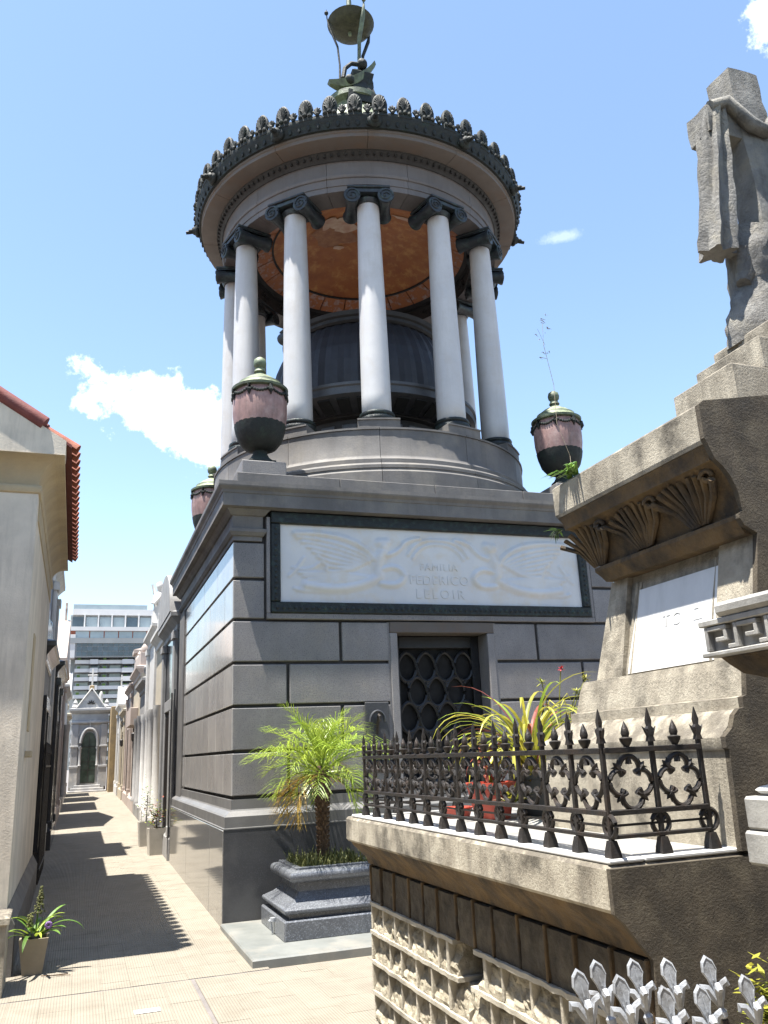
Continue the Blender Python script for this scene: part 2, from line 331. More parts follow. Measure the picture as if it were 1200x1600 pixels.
# ------------------------------------------------------------------ ground and paving
g = MB().add([(-400,-400,-.05),(500,-400,-.05),(500,8,-.05),(-400,8,-.05),(500,42,.48),(-400,42,.48),(500,900,.48),(-400,900,.48)], [(0,1,2,3),(3,2,4,5),(5,4,6,7)]).build('ground', paving_sealant); struct(g)
pv = MB().add([(-3,-6,-.014),(6,-6,-.014),(6,8,-.014),(-3,8,-.014),(6,41,gz(41)-.014),(-3,41,gz(41)-.014)], [(0,1,2,3),(3,2,4,5)]).build('pavement', paving_bed); struct(pv)
TS = .2; near = []; rest = []
def in_view(x, y):
    v = Vector((x, y, gz(y))) - Vector((0, 0, 1.6)); d = v.dot(F_)
    if d < .3: return False
    X = 600 + 1300*v.dot(R_)/d; Y = 800 - 1300*v.dot(U_)/d
    return -40 < X < 1240 and Y < 1640
for q_ in ((-.6, 2.1, 7.186, 7.214), (.886, .914, 3.6, 7.186)): MB().box(*q_, -.012, -.004).build('sealant_strip', paving_sealant, pv)
tiles = []
def tile_rows(xa, xb, ya, yb):
    nx = round((xb-xa)/TS); ny = round((yb-ya)/TS); dx = (xb-xa)/nx; dy = (yb-ya)/ny
    for i in range(nx):
        for j in range(ny): tiles.append((xa+dx*(i+.5), ya+dy*(j+.5), dx, dy))
tile_rows(-.60, .885, 3.6, 7.185); tile_rows(.915, 2.1, 3.6, 7.185); tile_rows(-.60, 1.5, 7.215, 40.0); tile_rows(2.1, 4.1, 5.8, 7.185)
tiles = [t for t in tiles if in_view(t[0], t[1])]
tiles.sort(key=lambda t: hypot(t[0], t[1]))
tile_me = {}
rest = MB()
for k, (x, y, dx, dy) in enumerate(tiles):
    s_ = .016 if y > 8 else 0; hx, hy = dx/2-.0004, dy/2-.0004
    zt = random.uniform(-.0012, .0012)
    if k < 300:
        key = (round(dx, 4), round(dy, 4), s_)
        if key not in tile_me:
            mb = MB().box(-hx, hx, -hy, hy, -.012, 0, .0008); mb.v = [(q[0], q[1], q[2]+q[1]*s_) for q in mb.v]; tile_me[key] = mb.mesh('tile', paving)
        o = link('tile', tile_me[key], pv, (x, y, gz(y)+zt))
    else:
        b = gz(y); rest.add([(x-hx,y-hy,gz(y-hy)+zt),(x+hx,y-hy,gz(y-hy)+zt),(x+hx,y+hy,gz(y+hy)+zt),(x-hx,y+hy,gz(y+hy)+zt)], [(0,1,2,3)])
ro = rest.build('far_tiles', paving, pv); ro['kind'] = 'stuff'
ps = MB().box(.43, .60, 6.44, 6.53, .0035, .0045).build('paper_slip', paper_m); tag(ps, 'small white paper slip lying flat on the sunlit paving', 'paper')

# ------------------------------------------------------------------ the rotunda mausoleum
X0, X1, Y0, Y1 = 1.496, 6.444, 9.065, 14.30
CX, CY = 3.97, 11.536
mau = thing('mausoleum', 'grey granite mausoleum with round columned temple on its roof', 'mausoleum', (CX, CY, 0))
# core (recessed behind the block faces; its surface is the dark joint)
core = MB(); core.box(X0+.03, X1-.03, Y0+.36, Y1-.02, .02, 4.3); core.box(X0+.03, 3.34, Y0+.03, Y0+.36, .02, 4.3); core.box(4.60, X1-.03, Y0+.03, Y0+.36, .02, 4.3); core.box(3.34, 4.60, Y0+.03, Y0+.36, 2.99, 4.3)
core.build('wall_core', joint_m, mau)
Z = [1.215, 1.671, 2.134, 2.591, 3.061, 3.517, 3.948]; G = .017
for i in range(6):
    z0, z1 = Z[i]+G, Z[i+1]-G
    # front, each side of the door, joints breaking bond; mirrored about the middle
    if i < 4:
        js = [X0, 2.71 if i % 2 == 1 else 2.10, 3.30]
        for k in range(2):
            x0, x1 = js[k] + (G if k else 0), js[k+1] - G
            MB().box(x0, x1, Y0, Y0+.3, z0, z1, .008).build('granite_block', granite, mau)
            MB().box(2*CX-x1, 2*CX-x0, Y0, Y0+.3, z0, z1, .008).build('granite_block', granite, mau)
    else:
        MB().box(X0, 1.84, Y0, Y0+.3, z0, z1, .008).build('granite_block', granite, mau)
        MB().box(2*CX-1.84, X1, Y0, Y0+.3, z0, z1, .008).build('granite_block', granite, mau)
    # polished slabs on the alley side
    off = [.56, 1.15][i % 2]; ys = [Y0+.004] + [9.065+off+1.21*k*.5 for k in range(0, 8) if 9.065+off+1.21*k*.5 < 13.4] + [13.66]
    if i >= 4: ys = [Y0+.004] + [9.065+off+1.21*k for k in range(0, 4) if 9.065+off+1.21*k < 13.4] + [13.66]
    for k in range(len(ys)-1):
        a0, a1 = ys[k] + (.005 if k else 0), ys[k+1]-.005
        MB().box(X0-.006, X0+.032, a0, a1, z0+.001, z1-.001, .004).build('polished_slab', granite_pol, mau)
MB().box(X0-.03, X0+.2, 13.67, Y1, .98, 3.95, .01).build('corner_pilaster', granite_weather, mau)
# plinth
pl = MB().rects([(.095, -.05), (.095, .915)], X0, X1, Y0, Y1); pl.build('plinth', granite_dark, mau)
for k, (ya, yb) in enumerate([(Y0-.095, 9.9), (9.9, 12.1), (12.1, Y1+.05)]):
    MB().box(X0-.105, X0-.08, ya+.003, yb-.003, -.05, .912, .004).build('polished_plinth_slab', granite_dark_pol, mau)
MB().rects([(.085, .92), (.085, 1.035), (.07, 1.05), (.02, 1.085), (.012, 1.10), (.012, 1.195)], X0, X1, Y0, Y1).build('plinth_moulding', granite_ledge, mau)
MB().rects([(.098, .9152), (.098, .926), (.083, .930)], X0, X1, Y0, Y1).build('plinth_fillet', granite_ledge, mau)
# cornice (on both visible sides), blocking course
MB().rects([(-.02, 3.95), (.012, 3.952), (.012, 4.0), (.03, 4.01), (.055, 4.05), (.055, 4.085), (.02, 4.10), (.02, 4.235), (.04, 4.245), (.08, 4.29), (.09, 4.31)], X0, 1.80, Y0, Y1).build('frieze_moulding', granite_weather, mau)
MB().rects([(-.02, 3.95), (.02, 3.952), (.055, 4.05), (.055, 4.085), (.02, 4.10), (.02, 4.235), (.09, 4.31)], 6.14, X1, Y0, Y1).build('frieze_moulding', granite_weather, mau)
MB().rects([(.085, 4.312), (.15, 4.320), (.15, 4.465), (.158, 4.470), (.165, 4.50), (.195, 4.535), (.20, 4.55), (.20, 4.594), (.0, 4.63)], X0, X1, Y0, Y1).build('cornice', granite_weather, mau)
for k in range(4):
    xa = X0+.02 + (X1-X0-.04)/4*k; MB().box(xa+.003, xa+(X1-X0-.04)/4-.003, Y0-.05, Y0+.25, 4.60, 4.752, .006).build('blocking_stone', granite_weather, mau)
    ya = Y0+.25 + (Y1-Y0-.25)/4*k; MB().box(X0+.02, X0+.32, ya+.003, ya+(Y1-Y0-.25)/4-.003, 4.60, 4.75, .006).build('blocking_stone', granite_weather, mau)
MB().box(X0+.2, X1-.02, Y0+.15, Y1-.05, 4.5, 4.70).build('roof_slab', granite_weather, mau)
# door surround and door
MB().box(3.30, 3.392, Y0-.012, Y0+.34, 1.1, 2.925, .008).build('door_jamb', granite, mau); MB().box(2*CX-3.392, 2*CX-3.30, Y0-.012, Y0+.34, 1.1, 2.925, .008).build('door_jamb', granite, mau)
MB().box(3.30, 2*CX-3.30, Y0-.014, Y0+.34, 2.927, 3.055, .008).build('lintel', granite_soffit, mau)
MB().box(4.64, 4.665, Y0+.0, Y0+.3, 1.2, 3.05).build('door_fillet', granite, mau); MB().box(3.275, 3.30, Y0+.0, Y0+.3, 1.2, 3.05).build('door_fillet', granite, mau)
door = MB().box(3.40, 4.54, Y0+.31, Y0+.35, .3, 2.92).build('door', void_m, mau)
df = MB()
for xa, xb, za, zb in [(3.40, 3.50, .3, 2.92), (4.44, 4.54, .3, 2.92), (3.5, 4.44, 2.78, 2.92), (3.5, 4.44, .3, .6)]: df.box(xa, xb, Y0+.24, Y0+.309, za, zb, .006)
df.build('door_frame', door_m, door)
ogee = MB()     # one cell of the bronze grille: an onion-shaped ring
pts = []
for k in range(25):
    t = 2*pi*k/24; xx = .118*sin(t); z_ = .17*cos(t); xx *= 1 - .25*max(0, cos(t))**2 ; pts.append((xx, 0, z_))
ogee.tube(pts, .022, 6); ogee.ball((0, 0, -.19), .028, 6); ogee.tube([(-.03, 0, -.19), (-.055, 0, -.16)], .012, 5); ogee.tube([(.03, 0, -.19), (.055, 0, -.16)], .012, 5)
om = ogee.mesh('grille_ring', door_m, 40)
for j in range(7):
    for i in range(4 if j % 2 == 0 else 3):
        x = 3.97 + (i - (1.5 if j % 2 == 0 else 1)) * .245
        link('grille_ring', om, door, (x, Y0+.275, 2.56 - j*.29))
# relief panel and its frame
fr = MB()
for xa, xb, za, zb in [(1.905, 2*CX-1.905, 4.165, 4.305), (1.905, 2*CX-1.905, 3.135, 3.262), (1.905, 2.018, 3.262, 4.165), (2*CX-2.018, 2*CX-1.905, 3.262, 4.165)]: fr.box(xa, xb, Y0-.05, Y0+.1, za, zb, .012)
fro = fr.build('bronze_frame', bronze_frame, mau)
bead = MB()
for k in range(60): bead.ball((1.98+k*(3.98/59), Y0-.05, 3.195), .024, 6, (1, .5, 1))
for k in range(14):
    bead.ball((1.962, Y0-.05, 3.30+k*.062), .022, 6, (1, .5, 1)); bead.ball((2*CX-1.962, Y0-.05, 3.30+k*.062), .022, 6, (1, .5, 1))
bead.build('frame_leaf_ornament', bronze_frame, fro, 40)['kind'] = 'stuff'
for xa, xb, za, zb in [(1.86, 2*CX-1.86, 3.07, 3.134), (1.86, 1.904, 3.134, 4.24), (2*CX-1.904, 2*CX-1.86, 3.134, 4.24)]: MB().box(xa, xb, Y0-.03, Y0+.1, za, zb, .006).build('frame_fillet', granite, mau)
PX0, PX1, PZ0, PZ1 = 2.018, 2*CX-2.018, 3.262, 4.165
# relief: two winged figures holding a garland over the family name
strokes = []
def st(pts, r, h): strokes.append((pts, r, h))
def cv(p0, p1, p2, n=8): return [((1-t)**2*p0[0]+2*t*(1-t)*p1[0]+t*t*p2[0], (1-t)**2*p0[1]+2*t*(1-t)*p1[1]+t*t*p2[1]) for t in [i/n for i in range(n+1)]]
# coordinates: u 0..1.94 (left half, metres from the left edge), v 0..0.9
st(cv((1.15, .50), (.95, .86), (.18, .80)), .035, .040)
for k in range(7):
    st(cv((1.10-.04*k, .52-.02*k), (.75-.05*k, .74-.07*k), (.20+.06*k, .76-.055*k)), .022, .030)
st([(1.25, .69), (1.25, .70)], .062, .06); st([(1.20, .73), (1.30, .74)], .05, .05)          # head and hair
st(cv((1.24, .62), (1.15, .50), (1.18, .34)), .06, .055)                                       # torso
st(cv((1.28, .58), (1.42, .60), (1.52, .74)), .026, .040); st(cv((1.52, .74), (1.62, .80), (1.72, .80)), .024, .04)   # arm reaching to the garland
st(cv((1.20, .40), (1.42, .50), (1.50, .34)), .032, .045); st(cv((1.50, .34), (1.46, .18), (1.20, .24)), .034, .042); # raised knee / scroll of drapery
st(cv((1.18, .32), (.80, .10), (.30, .20)), .055, .05)
for k in range(6): st(cv((1.10-.08*k, .30-.012*k), (.80-.05*k, .36-.03*k), (.22+.05*k, .34-.035*k)), .020, .026)
for k in range(4): st(cv((.95-.1*k, .26), (.70-.1*k, .06), (.40-.08*k, .16)), .018, .022)
st(cv((.28, .52), (.18, .36), (.10, .30)), .018, .022); st(cv((.46, .46), (.34, .34), (.14, .40)), .016, .02)
st(cv((1.56, .60), (1.66, .80), (1.94, .79)), .022, .032); st(cv((1.62, .56), (1.72, .74), (1.94, .74)), .018, .026)
def hgt(u, v):
    h = .004*mnoise.noise(Vector((u*5, v*5, 3.3)))
    for pts, r, hh in strokes:
        d = 9
        for i in range(len(pts)-1):
            ax, ay = pts[i]; bx, by = pts[i+1]; ex, ey = bx-ax, by-ay; l2 = ex*ex+ey*ey or 1e-9
            t = max(0, min(1, ((u-ax)*ex+(v-ay)*ey)/l2)); dd = hypot(u-ax-t*ex, v-ay-t*ey)
            if dd < d: d = dd
        if d < r*1.6: h = max(h, hh*(.5+.5*cos(pi*d/(r*1.6))))
    return h
pw = PX1-PX0; ph = PZ1-PZ0; nu, nv = 132, 62; vs = []; fs = []
half = [[hgt(pw/2*i/nu, ph*j/nv) for i in range(nu+1)] for j in range(nv+1)]
NU = 2*nu
for j in range(nv+1):
    for i in range(NU+1):
        ii = i if i <= nu else NU-i; vs.append((PX0+pw*i/NU, Y0-.008-half[j][ii]*.72, PZ0+ph*j/nv))
for j in range(nv):
    for i in range(NU): q = j*(NU+1)+i; fs.append((q, q+1, q+NU+2, q+NU+1))
rel = MB().add(vs, fs).build('relief_panel', marble, mau, 80)
def text(s_, x, y, z, size, parent, m, rot=None, ext=.0035, spacing=1.0):
    cu = bpy.data.curves.new('inscription', 'FONT'); cu.body = s_; cu.size = size; cu.extrude = ext; cu.align_x = 'CENTER'; cu.align_y = 'CENTER'; cu.space_character = spacing
    cu.bevel_depth = .0015; cu.materials.append(m)
    o = bpy.data.objects.new('inscription', cu); C.objects.link(o); o.parent = parent
    me = bpy.data.meshes.new_from_object(o); bpy.data.objects.remove(o); bpy.data.curves.remove(cu)
    me.transform(T(x, y, z) @ (rot or Matrix.Rotation(pi/2, 4, 'X')))
    return link('inscription', me, parent)
text('FAMILIA', CX, Y0-.010, 3.715, .115, rel, marble, spacing=1.25); text('FEDERICO', CX, Y0-.010, 3.555, .155, rel, marble, spacing=1.12); text('LELOIR', CX, Y0-.010, 3.385, .155, rel, marble, spacing=1.38)
# door-bell bracket plate beside the door
fx = MB().box(2.965, 3.245, Y0-.03, Y0-.002, 1.40, 2.145, .006).build('bronze_plate', granite_dark, mau)
ft = MB(); ft.tube([(3.10, Y0-.03, 1.80), (3.10, Y0-.06, 1.95), (3.10, Y0-.10, 2.00), (3.10, Y0-.13, 1.98), (3.10, Y0-.13, 1.93)], .018, 8); ft.build('hook_lamp', iron, fx, 40)
arch = MB(); arch.tube([(3.105+.09*cos(t), Y0-.035, 1.93+.12*sin(t)) for t in [pi*k/12 for k in range(13)]], .014, 6); arch.build('niche_rim', granite_dark, fx, 40)

# drum: twelve curved stones with a pedestal each
rot12 = [radians(-90+15+30*k) for k in range(12)]
def ring12(name, poly, m, a0=-15, a1=15, n=6, gap=.0012, turn=0, smooth=False):
    me = MB().seg(poly, radians(a0)+gap, radians(a1)-gap, n).mesh(name, m, 30)
    return [link(name, me, mau, (CX, CY, 0), t+turn) for t in rot12]
ring12('drum_stone', [(1.7,4.62),(2.50,4.62),(2.50,4.93),(2.475,4.955),(2.46,4.955),(2.46,4.985),(2.47,4.99),(2.47,5.03),(2.43,5.065),(2.40,5.07),(2.40,5.13),(2.345,5.17),(2.33,5.20),(2.33,5.545),(1.7,5.545)], granite_weather, turn=radians(15))
ring12('parapet_stone', [(1.95,5.546),(2.30,5.546),(2.345,5.55),(2.345,5.575),(1.95,5.575)], granite_weather, turn=radians(15))
ring12('column_pedestal', [(1.80,5.5755),(2.335,5.5755),(2.335,5.675),(2.35,5.68),(2.35,5.70),(1.80,5.70)], granite_weather, -6.8, 6.8, 4)
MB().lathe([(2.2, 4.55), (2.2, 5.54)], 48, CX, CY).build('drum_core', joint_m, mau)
# columns
cprof = [(.165+.02, 5.845)] + [(.197-.042*(k/14)**1.6, 5.86+k*(9.0-5.86)/14) for k in range(15)] + [(.165, 9.01), (.165, 9.03)]
shaft_me = MB().lathe(cprof, 28).mesh('shaft', column_m, 40)
base_me = MB().lathe([(.235,5.702),(.245,5.72),(.25,5.745),(.243,5.768),(.228,5.775),(.222,5.79),(.232,5.80),(.238,5.82),(.230,5.84),(.205,5.85),(.19,5.856)], 28).mesh('column_base', bronze_frame, 40)
cp = MB(); cp.box(-.27, .27, -.30, .30, 9.165, 9.20, .008); cp.box(-.24, .24, -.285, .285, 9.145, 9.166)
cp.lathe([(.17, 9.0), (.185, 9.02), (.20, 9.06), (.17, 9.09), (.17, 9.15)], 20)
for sy in (-1, 1):
    prof = [(.115, -.26), (.118, -.24), (.10, -.2), (.085, -.08), (.08, 0), (.085, .08), (.10, .2), (.118, .24), (.115, .26)]
    rings = [[(xx, sy*.235 + r_*cos(2*pi*k/16), 9.045 + r_*sin(2*pi*k/16)) for k in range(16)] for r_, xx in prof]; cp.loft(rings)
    for e in (-.265, .265): cp.tube([(e, sy*.235 + rr*cos(t), 9.045 + rr*sin(t)) for rr, t in [(.10-.085*i/20, i*.55) for i in range(21)]], .011, 5)
cp.box(-.25, .25, -.2, .2, 9.10, 9.147)
cap_me = cp.mesh('capital', bronze_capital, 40)
for t in rot12:
    x, y = CX+2.069*cos(t), CY+2.069*sin(t)
    s_ = link('column', shaft_me, mau, (x, y, 0), t)
    for nm, me in (('column_base', base_me), ('capital', cap_me)):
        o = bpy.data.objects.new(nm, me); C.objects.link(o); o.parent = s_
# entablature in curved stones
ring12('architrave_stone', [(1.86,9.201),(2.219,9.201),(2.219,9.285),(2.232,9.288),(2.232,9.40),(2.25,9.405),(2.262,9.43),(2.262,9.445),(1.86,9.445)], entab)
ring12('frieze_stone', [(1.88,9.446),(2.235,9.446),(2.235,9.66),(2.25,9.668),(1.88,9.668)], entab)
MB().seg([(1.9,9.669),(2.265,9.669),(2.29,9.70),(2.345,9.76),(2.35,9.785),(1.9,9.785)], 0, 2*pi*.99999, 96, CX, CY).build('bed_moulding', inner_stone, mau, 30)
dent = MB()
for k in range(144):
    t = 2*pi*k/144; dent.box(-.016, .016, -.012, .012, 9.705, 9.765); n0 = len(dent.v)
    dent.v[-8:] = [tuple(T(CX+2.325*cos(t), CY+2.325*sin(t), 0) @ RZ(t) @ Vector(q)) for q in dent.v[-8:]]
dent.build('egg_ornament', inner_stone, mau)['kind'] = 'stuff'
ring12('corona_stone', [(1.9,9.786),(2.35,9.786),(2.57,9.800),(2.585,9.805),(2.585,9.86),(2.60,9.87),(2.60,9.90),(1.9,9.90)], granite_soffit, turn=radians(15))
MB().seg([(1.9,9.901),(2.61,9.901),(2.635,9.905),(2.64,9.95),(2.665,10.0),(2.69,10.06),(2.69,10.09),(2.4,10.11),(1.9,10.11)], 0, 2*pi*.99999, 96, CX, CY).build('bronze_gutter', bronze, mau, 30)
lv = MB()
for k in range(120):
    t = 2*pi*k/120; lv.ball((0,0,0), .045, 6, (.35, .62, 1.15)); nn = 6*4
    lv.v[-24:] = [tuple(T(CX+2.655*cos(t), CY+2.655*sin(t), 9.975) @ RZ(t) @ Vector(q)) for q in lv.v[-24:]]
lv.build('gutter_leaf_ornament', bronze, mau, 40)['kind'] = 'stuff'
# antefixes and the small palmettes between them
def antefix_mesh():
    m_ = MB(); outl = []
    for k in range(17):
        t = -pi*.5 + 2*pi*k/16; outl.append((.088*cos(t)*(1-.12*sin(t)), .17+.15*sin(t)))
    m_.loft([[(.0, y, z) for y, z in outl], [(.035, y*1.02, z) for y, z in outl], [(.05, y*.85, .17+(z-.17)*.85) for y, z in outl]])
    for k in range(9):
        t = radians(-10+25*k); m_.tube([(.05, .012*cos(t), .09+.012*sin(t)), (.06, .045*cos(t), .16+.06*sin(t)), (.052, .066*cos(t), .18+.105*sin(t))], [.008, .013, .010], 5)
    m_.box(-.02, .06, -.085, .085, -.02, .055, .006); m_.ball((.06, -.055, .05), .03, 6); m_.ball((.06, .055, .05), .03, 6); m_.ball((.07, 0, .06), .03, 6)
    m_.xf(Matrix.Diagonal((1.1, 1.2, 1.12, 1))); return m_.mesh('antefix', bronze, 40)
am = antefix_mesh()
pm = MB()
for k in range(5):
    t = radians(30+30*k); pm.tube([(.03, 0, .02), (.04, .035*cos(t), .05+.05*sin(t)), (.035, .05*cos(t), .05+.08*sin(t))], [.008, .016, .010], 5)
pm.box(-.01, .04, -.05, .05, -.02, .03, .004); pm.ball((.045, 0, .04), .024, 6)
pm.xf(Matrix.Diagonal((1.2, 1.3, 1.3, 1))); pme = pm.mesh('small_palmette', bronze, 40)
lion = MB(); lion.ball((.0, 0, 0), .075, 10, (1, .95, 1)); lion.ball((.07, 0, -.015), .05, 8, (1.2, .9, .8)); lion.tube([(.08, 0, -.03), (.16, 0, -.045)], [.03, .026], 8); lion.ball((-.03, 0, .0), .10, 10, (.6, 1.1, 1.1))
lion.ball((.01, .055, .065), .022, 6); lion.ball((.01, -.055, .065), .022, 6)
lme = lion.mesh('lion_spout', bronze, 50)
for k in range(48):
    t = radians(-90 + 7.5*k + 3.75)
    link('antefix', am, mau, (CX+2.63*cos(t), CY+2.63*sin(t), 10.08), t)
    t2 = t + radians(3.75); link('small_palmette', pme, mau, (CX+2.64*cos(t2), CY+2.64*sin(t2), 10.08), t2)
for k in range(12):
    t = rot12[k] + radians(15) - radians(13); link('lion_spout', lme, mau, (CX+2.70*cos(t), CY+2.70*sin(t), 9.99), t)
# roof of the temple
MB().lathe([(2.45, 10.08), (2.40, 10.13), (1.9, 10.6), (1.3, 11.25), (.75, 11.9), (.45, 12.3), (.40, 12.45), (.5, 12.5), (.5, 12.6)], 48, CX, CY).build('temple_roof', bronze_green, mau, 30)
# painted ceiling
MB().lathe([(1.858, 9.205), (1.855, 9.44), (1.80, 9.45), (1.80, 9.47), (1.74, 9.50)], 64, CX, CY, False).build('ceiling_cove', inner_stone, mau, 30)
ring24 = MB().seg([(1.735, 9.50), (1.73, 9.505), (1.45, 9.64), (1.45, 9.66), (1.74, 9.53)], radians(-7.2), radians(7.2), 4).mesh('ceiling_panel', mosaic_panel, 40)
for k in range(24): link('ceiling_panel', ring24, mau, (CX, CY, 0), radians(15*k))
ce = MB().lathe([(1.445, 9.645), (1.43, 9.66), (1.2, 9.78), (.9, 9.90), (.5, 10.0), (.02, 10.05)], 64, CX, CY, False).build('painted_ceiling', mosaic, mau, 80)
MB().seg([(1.43, 9.630), (1.46, 9.622), (1.46, 9.64), (1.43, 9.65)], 0, 2*pi*.99999, 64, CX, CY).build('ceiling_rib', inner_stone, mau)
def ceil_z(x, y):
    rr = hypot(x-CX, y-CY); pr = [(0, 10.05), (.5, 10.0), (.9, 9.90), (1.2, 9.78), (1.43, 9.66), (1.6, 9.58)]
    for (ra, za), (rb, zb) in zip(pr, pr[1:]):
        if ra <= rr <= rb: return za + (zb-za)*(rr-ra)/(rb-ra) - .012
    return 9.6
def blob(name, pts, m, dz=0):
    n = len(pts); vs = [(x, y, ceil_z(x, y)-dz) for x, y in pts]; cxx = sum(q[0] for q in pts)/n; cyy = sum(q[1] for q in pts)/n
    vs.append((cxx, cyy, ceil_z(cxx, cyy)-dz)); MB().add(vs, [(i, (i+1) % n, n) for i in range(n)]).build(name, m, ce)
def blobpts(cx, cy, rx, ry, seed, n=18, rot=0):
    out = []
    for k in range(n):
        t = 2*pi*k/n; f = 1+.45*mnoise.noise(Vector((cos(t)*1.3, sin(t)*1.3, seed))); u, v = rx*f*cos(t), ry*f*sin(t)
        out.append((cx+u*cos(rot)-v*sin(rot), cy+u*sin(rot)+v*cos(rot)))
    return out
blob('painted_cloak', blobpts(3.58, 11.62, .38, .30, 2.1), mosaic_brown); blob('painted_robe', blobpts(3.62, 11.36, .26, .24, 7.7, rot=.5), mosaic_fig, .004); blob('painted_sash', blobpts(3.40, 11.30, .12, .2, 5.2), mosaic_fig, .006)
blob('painted_drape', blobpts(4.15, 11.5, .13, .38, 9.4), mosaic_brown); blob('painted_foot', blobpts(3.72, 11.95, .09, .05, 4.4), mosaic_fig, .003); blob('painted_scroll', blobpts(4.5, 10.75, .25, .06, 1.4), mosaic_fig)
SHZ = .20
# inner domed shrine
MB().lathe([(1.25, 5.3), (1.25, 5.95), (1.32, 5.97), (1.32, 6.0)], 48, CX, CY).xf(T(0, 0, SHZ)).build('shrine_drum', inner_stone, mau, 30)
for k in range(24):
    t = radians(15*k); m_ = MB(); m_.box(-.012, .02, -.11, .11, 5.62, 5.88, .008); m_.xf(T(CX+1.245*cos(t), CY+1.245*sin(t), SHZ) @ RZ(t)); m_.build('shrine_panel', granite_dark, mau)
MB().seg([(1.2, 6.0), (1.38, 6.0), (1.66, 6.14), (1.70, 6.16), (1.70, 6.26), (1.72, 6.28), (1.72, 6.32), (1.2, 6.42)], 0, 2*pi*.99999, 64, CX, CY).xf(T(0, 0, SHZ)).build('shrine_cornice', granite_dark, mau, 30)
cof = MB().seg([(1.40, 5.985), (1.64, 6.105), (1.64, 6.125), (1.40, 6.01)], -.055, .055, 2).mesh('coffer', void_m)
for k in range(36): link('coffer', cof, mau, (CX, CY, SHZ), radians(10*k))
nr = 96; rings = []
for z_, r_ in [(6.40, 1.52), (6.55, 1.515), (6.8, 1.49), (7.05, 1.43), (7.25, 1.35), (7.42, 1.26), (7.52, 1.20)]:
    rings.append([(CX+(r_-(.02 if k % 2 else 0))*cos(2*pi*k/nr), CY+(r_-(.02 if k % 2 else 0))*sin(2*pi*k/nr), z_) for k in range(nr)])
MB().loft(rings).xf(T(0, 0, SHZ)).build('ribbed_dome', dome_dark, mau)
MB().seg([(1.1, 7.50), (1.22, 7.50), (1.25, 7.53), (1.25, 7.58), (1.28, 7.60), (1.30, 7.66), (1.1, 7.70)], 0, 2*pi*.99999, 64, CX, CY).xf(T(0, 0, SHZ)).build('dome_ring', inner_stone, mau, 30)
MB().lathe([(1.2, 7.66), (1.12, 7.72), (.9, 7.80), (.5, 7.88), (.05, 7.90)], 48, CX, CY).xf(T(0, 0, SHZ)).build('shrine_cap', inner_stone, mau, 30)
scr = MB()
for k in range(24):
    t = radians(15*k); scr.tube([(CX+1.85*cos(t+.075*cos(a_)*(1-a_/14)), CY+1.85*sin(t+.075*cos(a_)*(1-a_/14)), 9.33+.10*sin(a_)*(1-a_/14)) for a_ in [j*.6 for j in range(20)]], .016, 5)
scr.build('scroll_ornament', inner_stone, mau, 50)['kind'] = 'stuff'
# bronze tripod with its bowl on top of the roof
tri = thing('bronze_tripod', 'green bronze tripod with a shallow bowl crowning the temple roof', 'tripod', (CX, CY, 12.6))
MB().lathe([(.04, 14.26), (.18, 14.27), (.31, 14.31), (.385, 14.38), (.415, 14.44), (.43, 14.455), (.415, 14.47), (.38, 14.43), (.2, 14.33), (.04, 14.31)], 32, CX, CY).build('bowl', bronze_olive, tri, 40)
for t, m_, r_ in [(radians(-75), bronze_green, .045), (radians(20), bronze, .035), (radians(175), bronze, .022)]:
    leg = MB(); leg.tube([(CX+q*cos(t), CY+q*sin(t), z_) for q, z_ in [(.24, 12.6), (.24, 13.0), (.23, 13.5), (.26, 13.9), (.40, 14.3), (.44, 14.5), (.45, 14.7)]], [r_, r_, r_*.8, r_*.9, r_, r_*.5, r_*.35], 8); leg.ball((CX+.45*cos(t), CY+.45*sin(t), 14.62), .04, 8)
    leg.build('leg', m_, tri, 40)
MB().lathe([(.03, 14.2), (.045, 14.3), (.03, 14.6), (.05, 14.95), (.02, 15.3), (.005, 15.5)], 10, CX-.02, CY).build('spike', bronze_green, tri, 40)
vo = MB(); rings = []      # boat-shaped base with one raised horn
for k in range(15):
    f = k/14; x = -.54+.86*f; z_ = 12.80+.12*f*f+.72*max(0, f-.15)**1.9; th = .06+.07*sin(pi*f); d = .06+.09*sin(pi*min(1, f*1.1))
    rings.append([(CX+x, CY-.25-d, z_), (CX+x, CY-.25+d, z_), (CX+x+.03, CY-.25+d*.6, z_-th), (CX+x+.03, CY-.25-d*.6, z_-th)])
vo.loft(rings).build('horned_base', bronze_green, tri, 40)
MB().rects([(.22, 12.35), (.22, 12.55), (.12, 12.62), (.06, 12.9), (.10, 13.1), (.02, 13.2)], CX-.02, CX+.18, CY-.25, CY+.1).build('plinth', bronze, tri)
sn = MB(); sn.tube([(CX-.28, CY-.3, 12.9), (CX-.24, CY-.3, 13.12), (CX-.12, CY-.3, 13.26), (CX+.04, CY-.3, 13.28)], .04, 8); sn.ball((CX+.08, CY-.3, 13.3), .10, 8); sn.ball((CX+.18, CY-.2, 12.95), .14, 8, (1, 1, 1.5)); sn.ball((CX-.18, CY-.35, 12.85), .09, 8)
sn.build('figure_ornament', bronze, tri, 40)

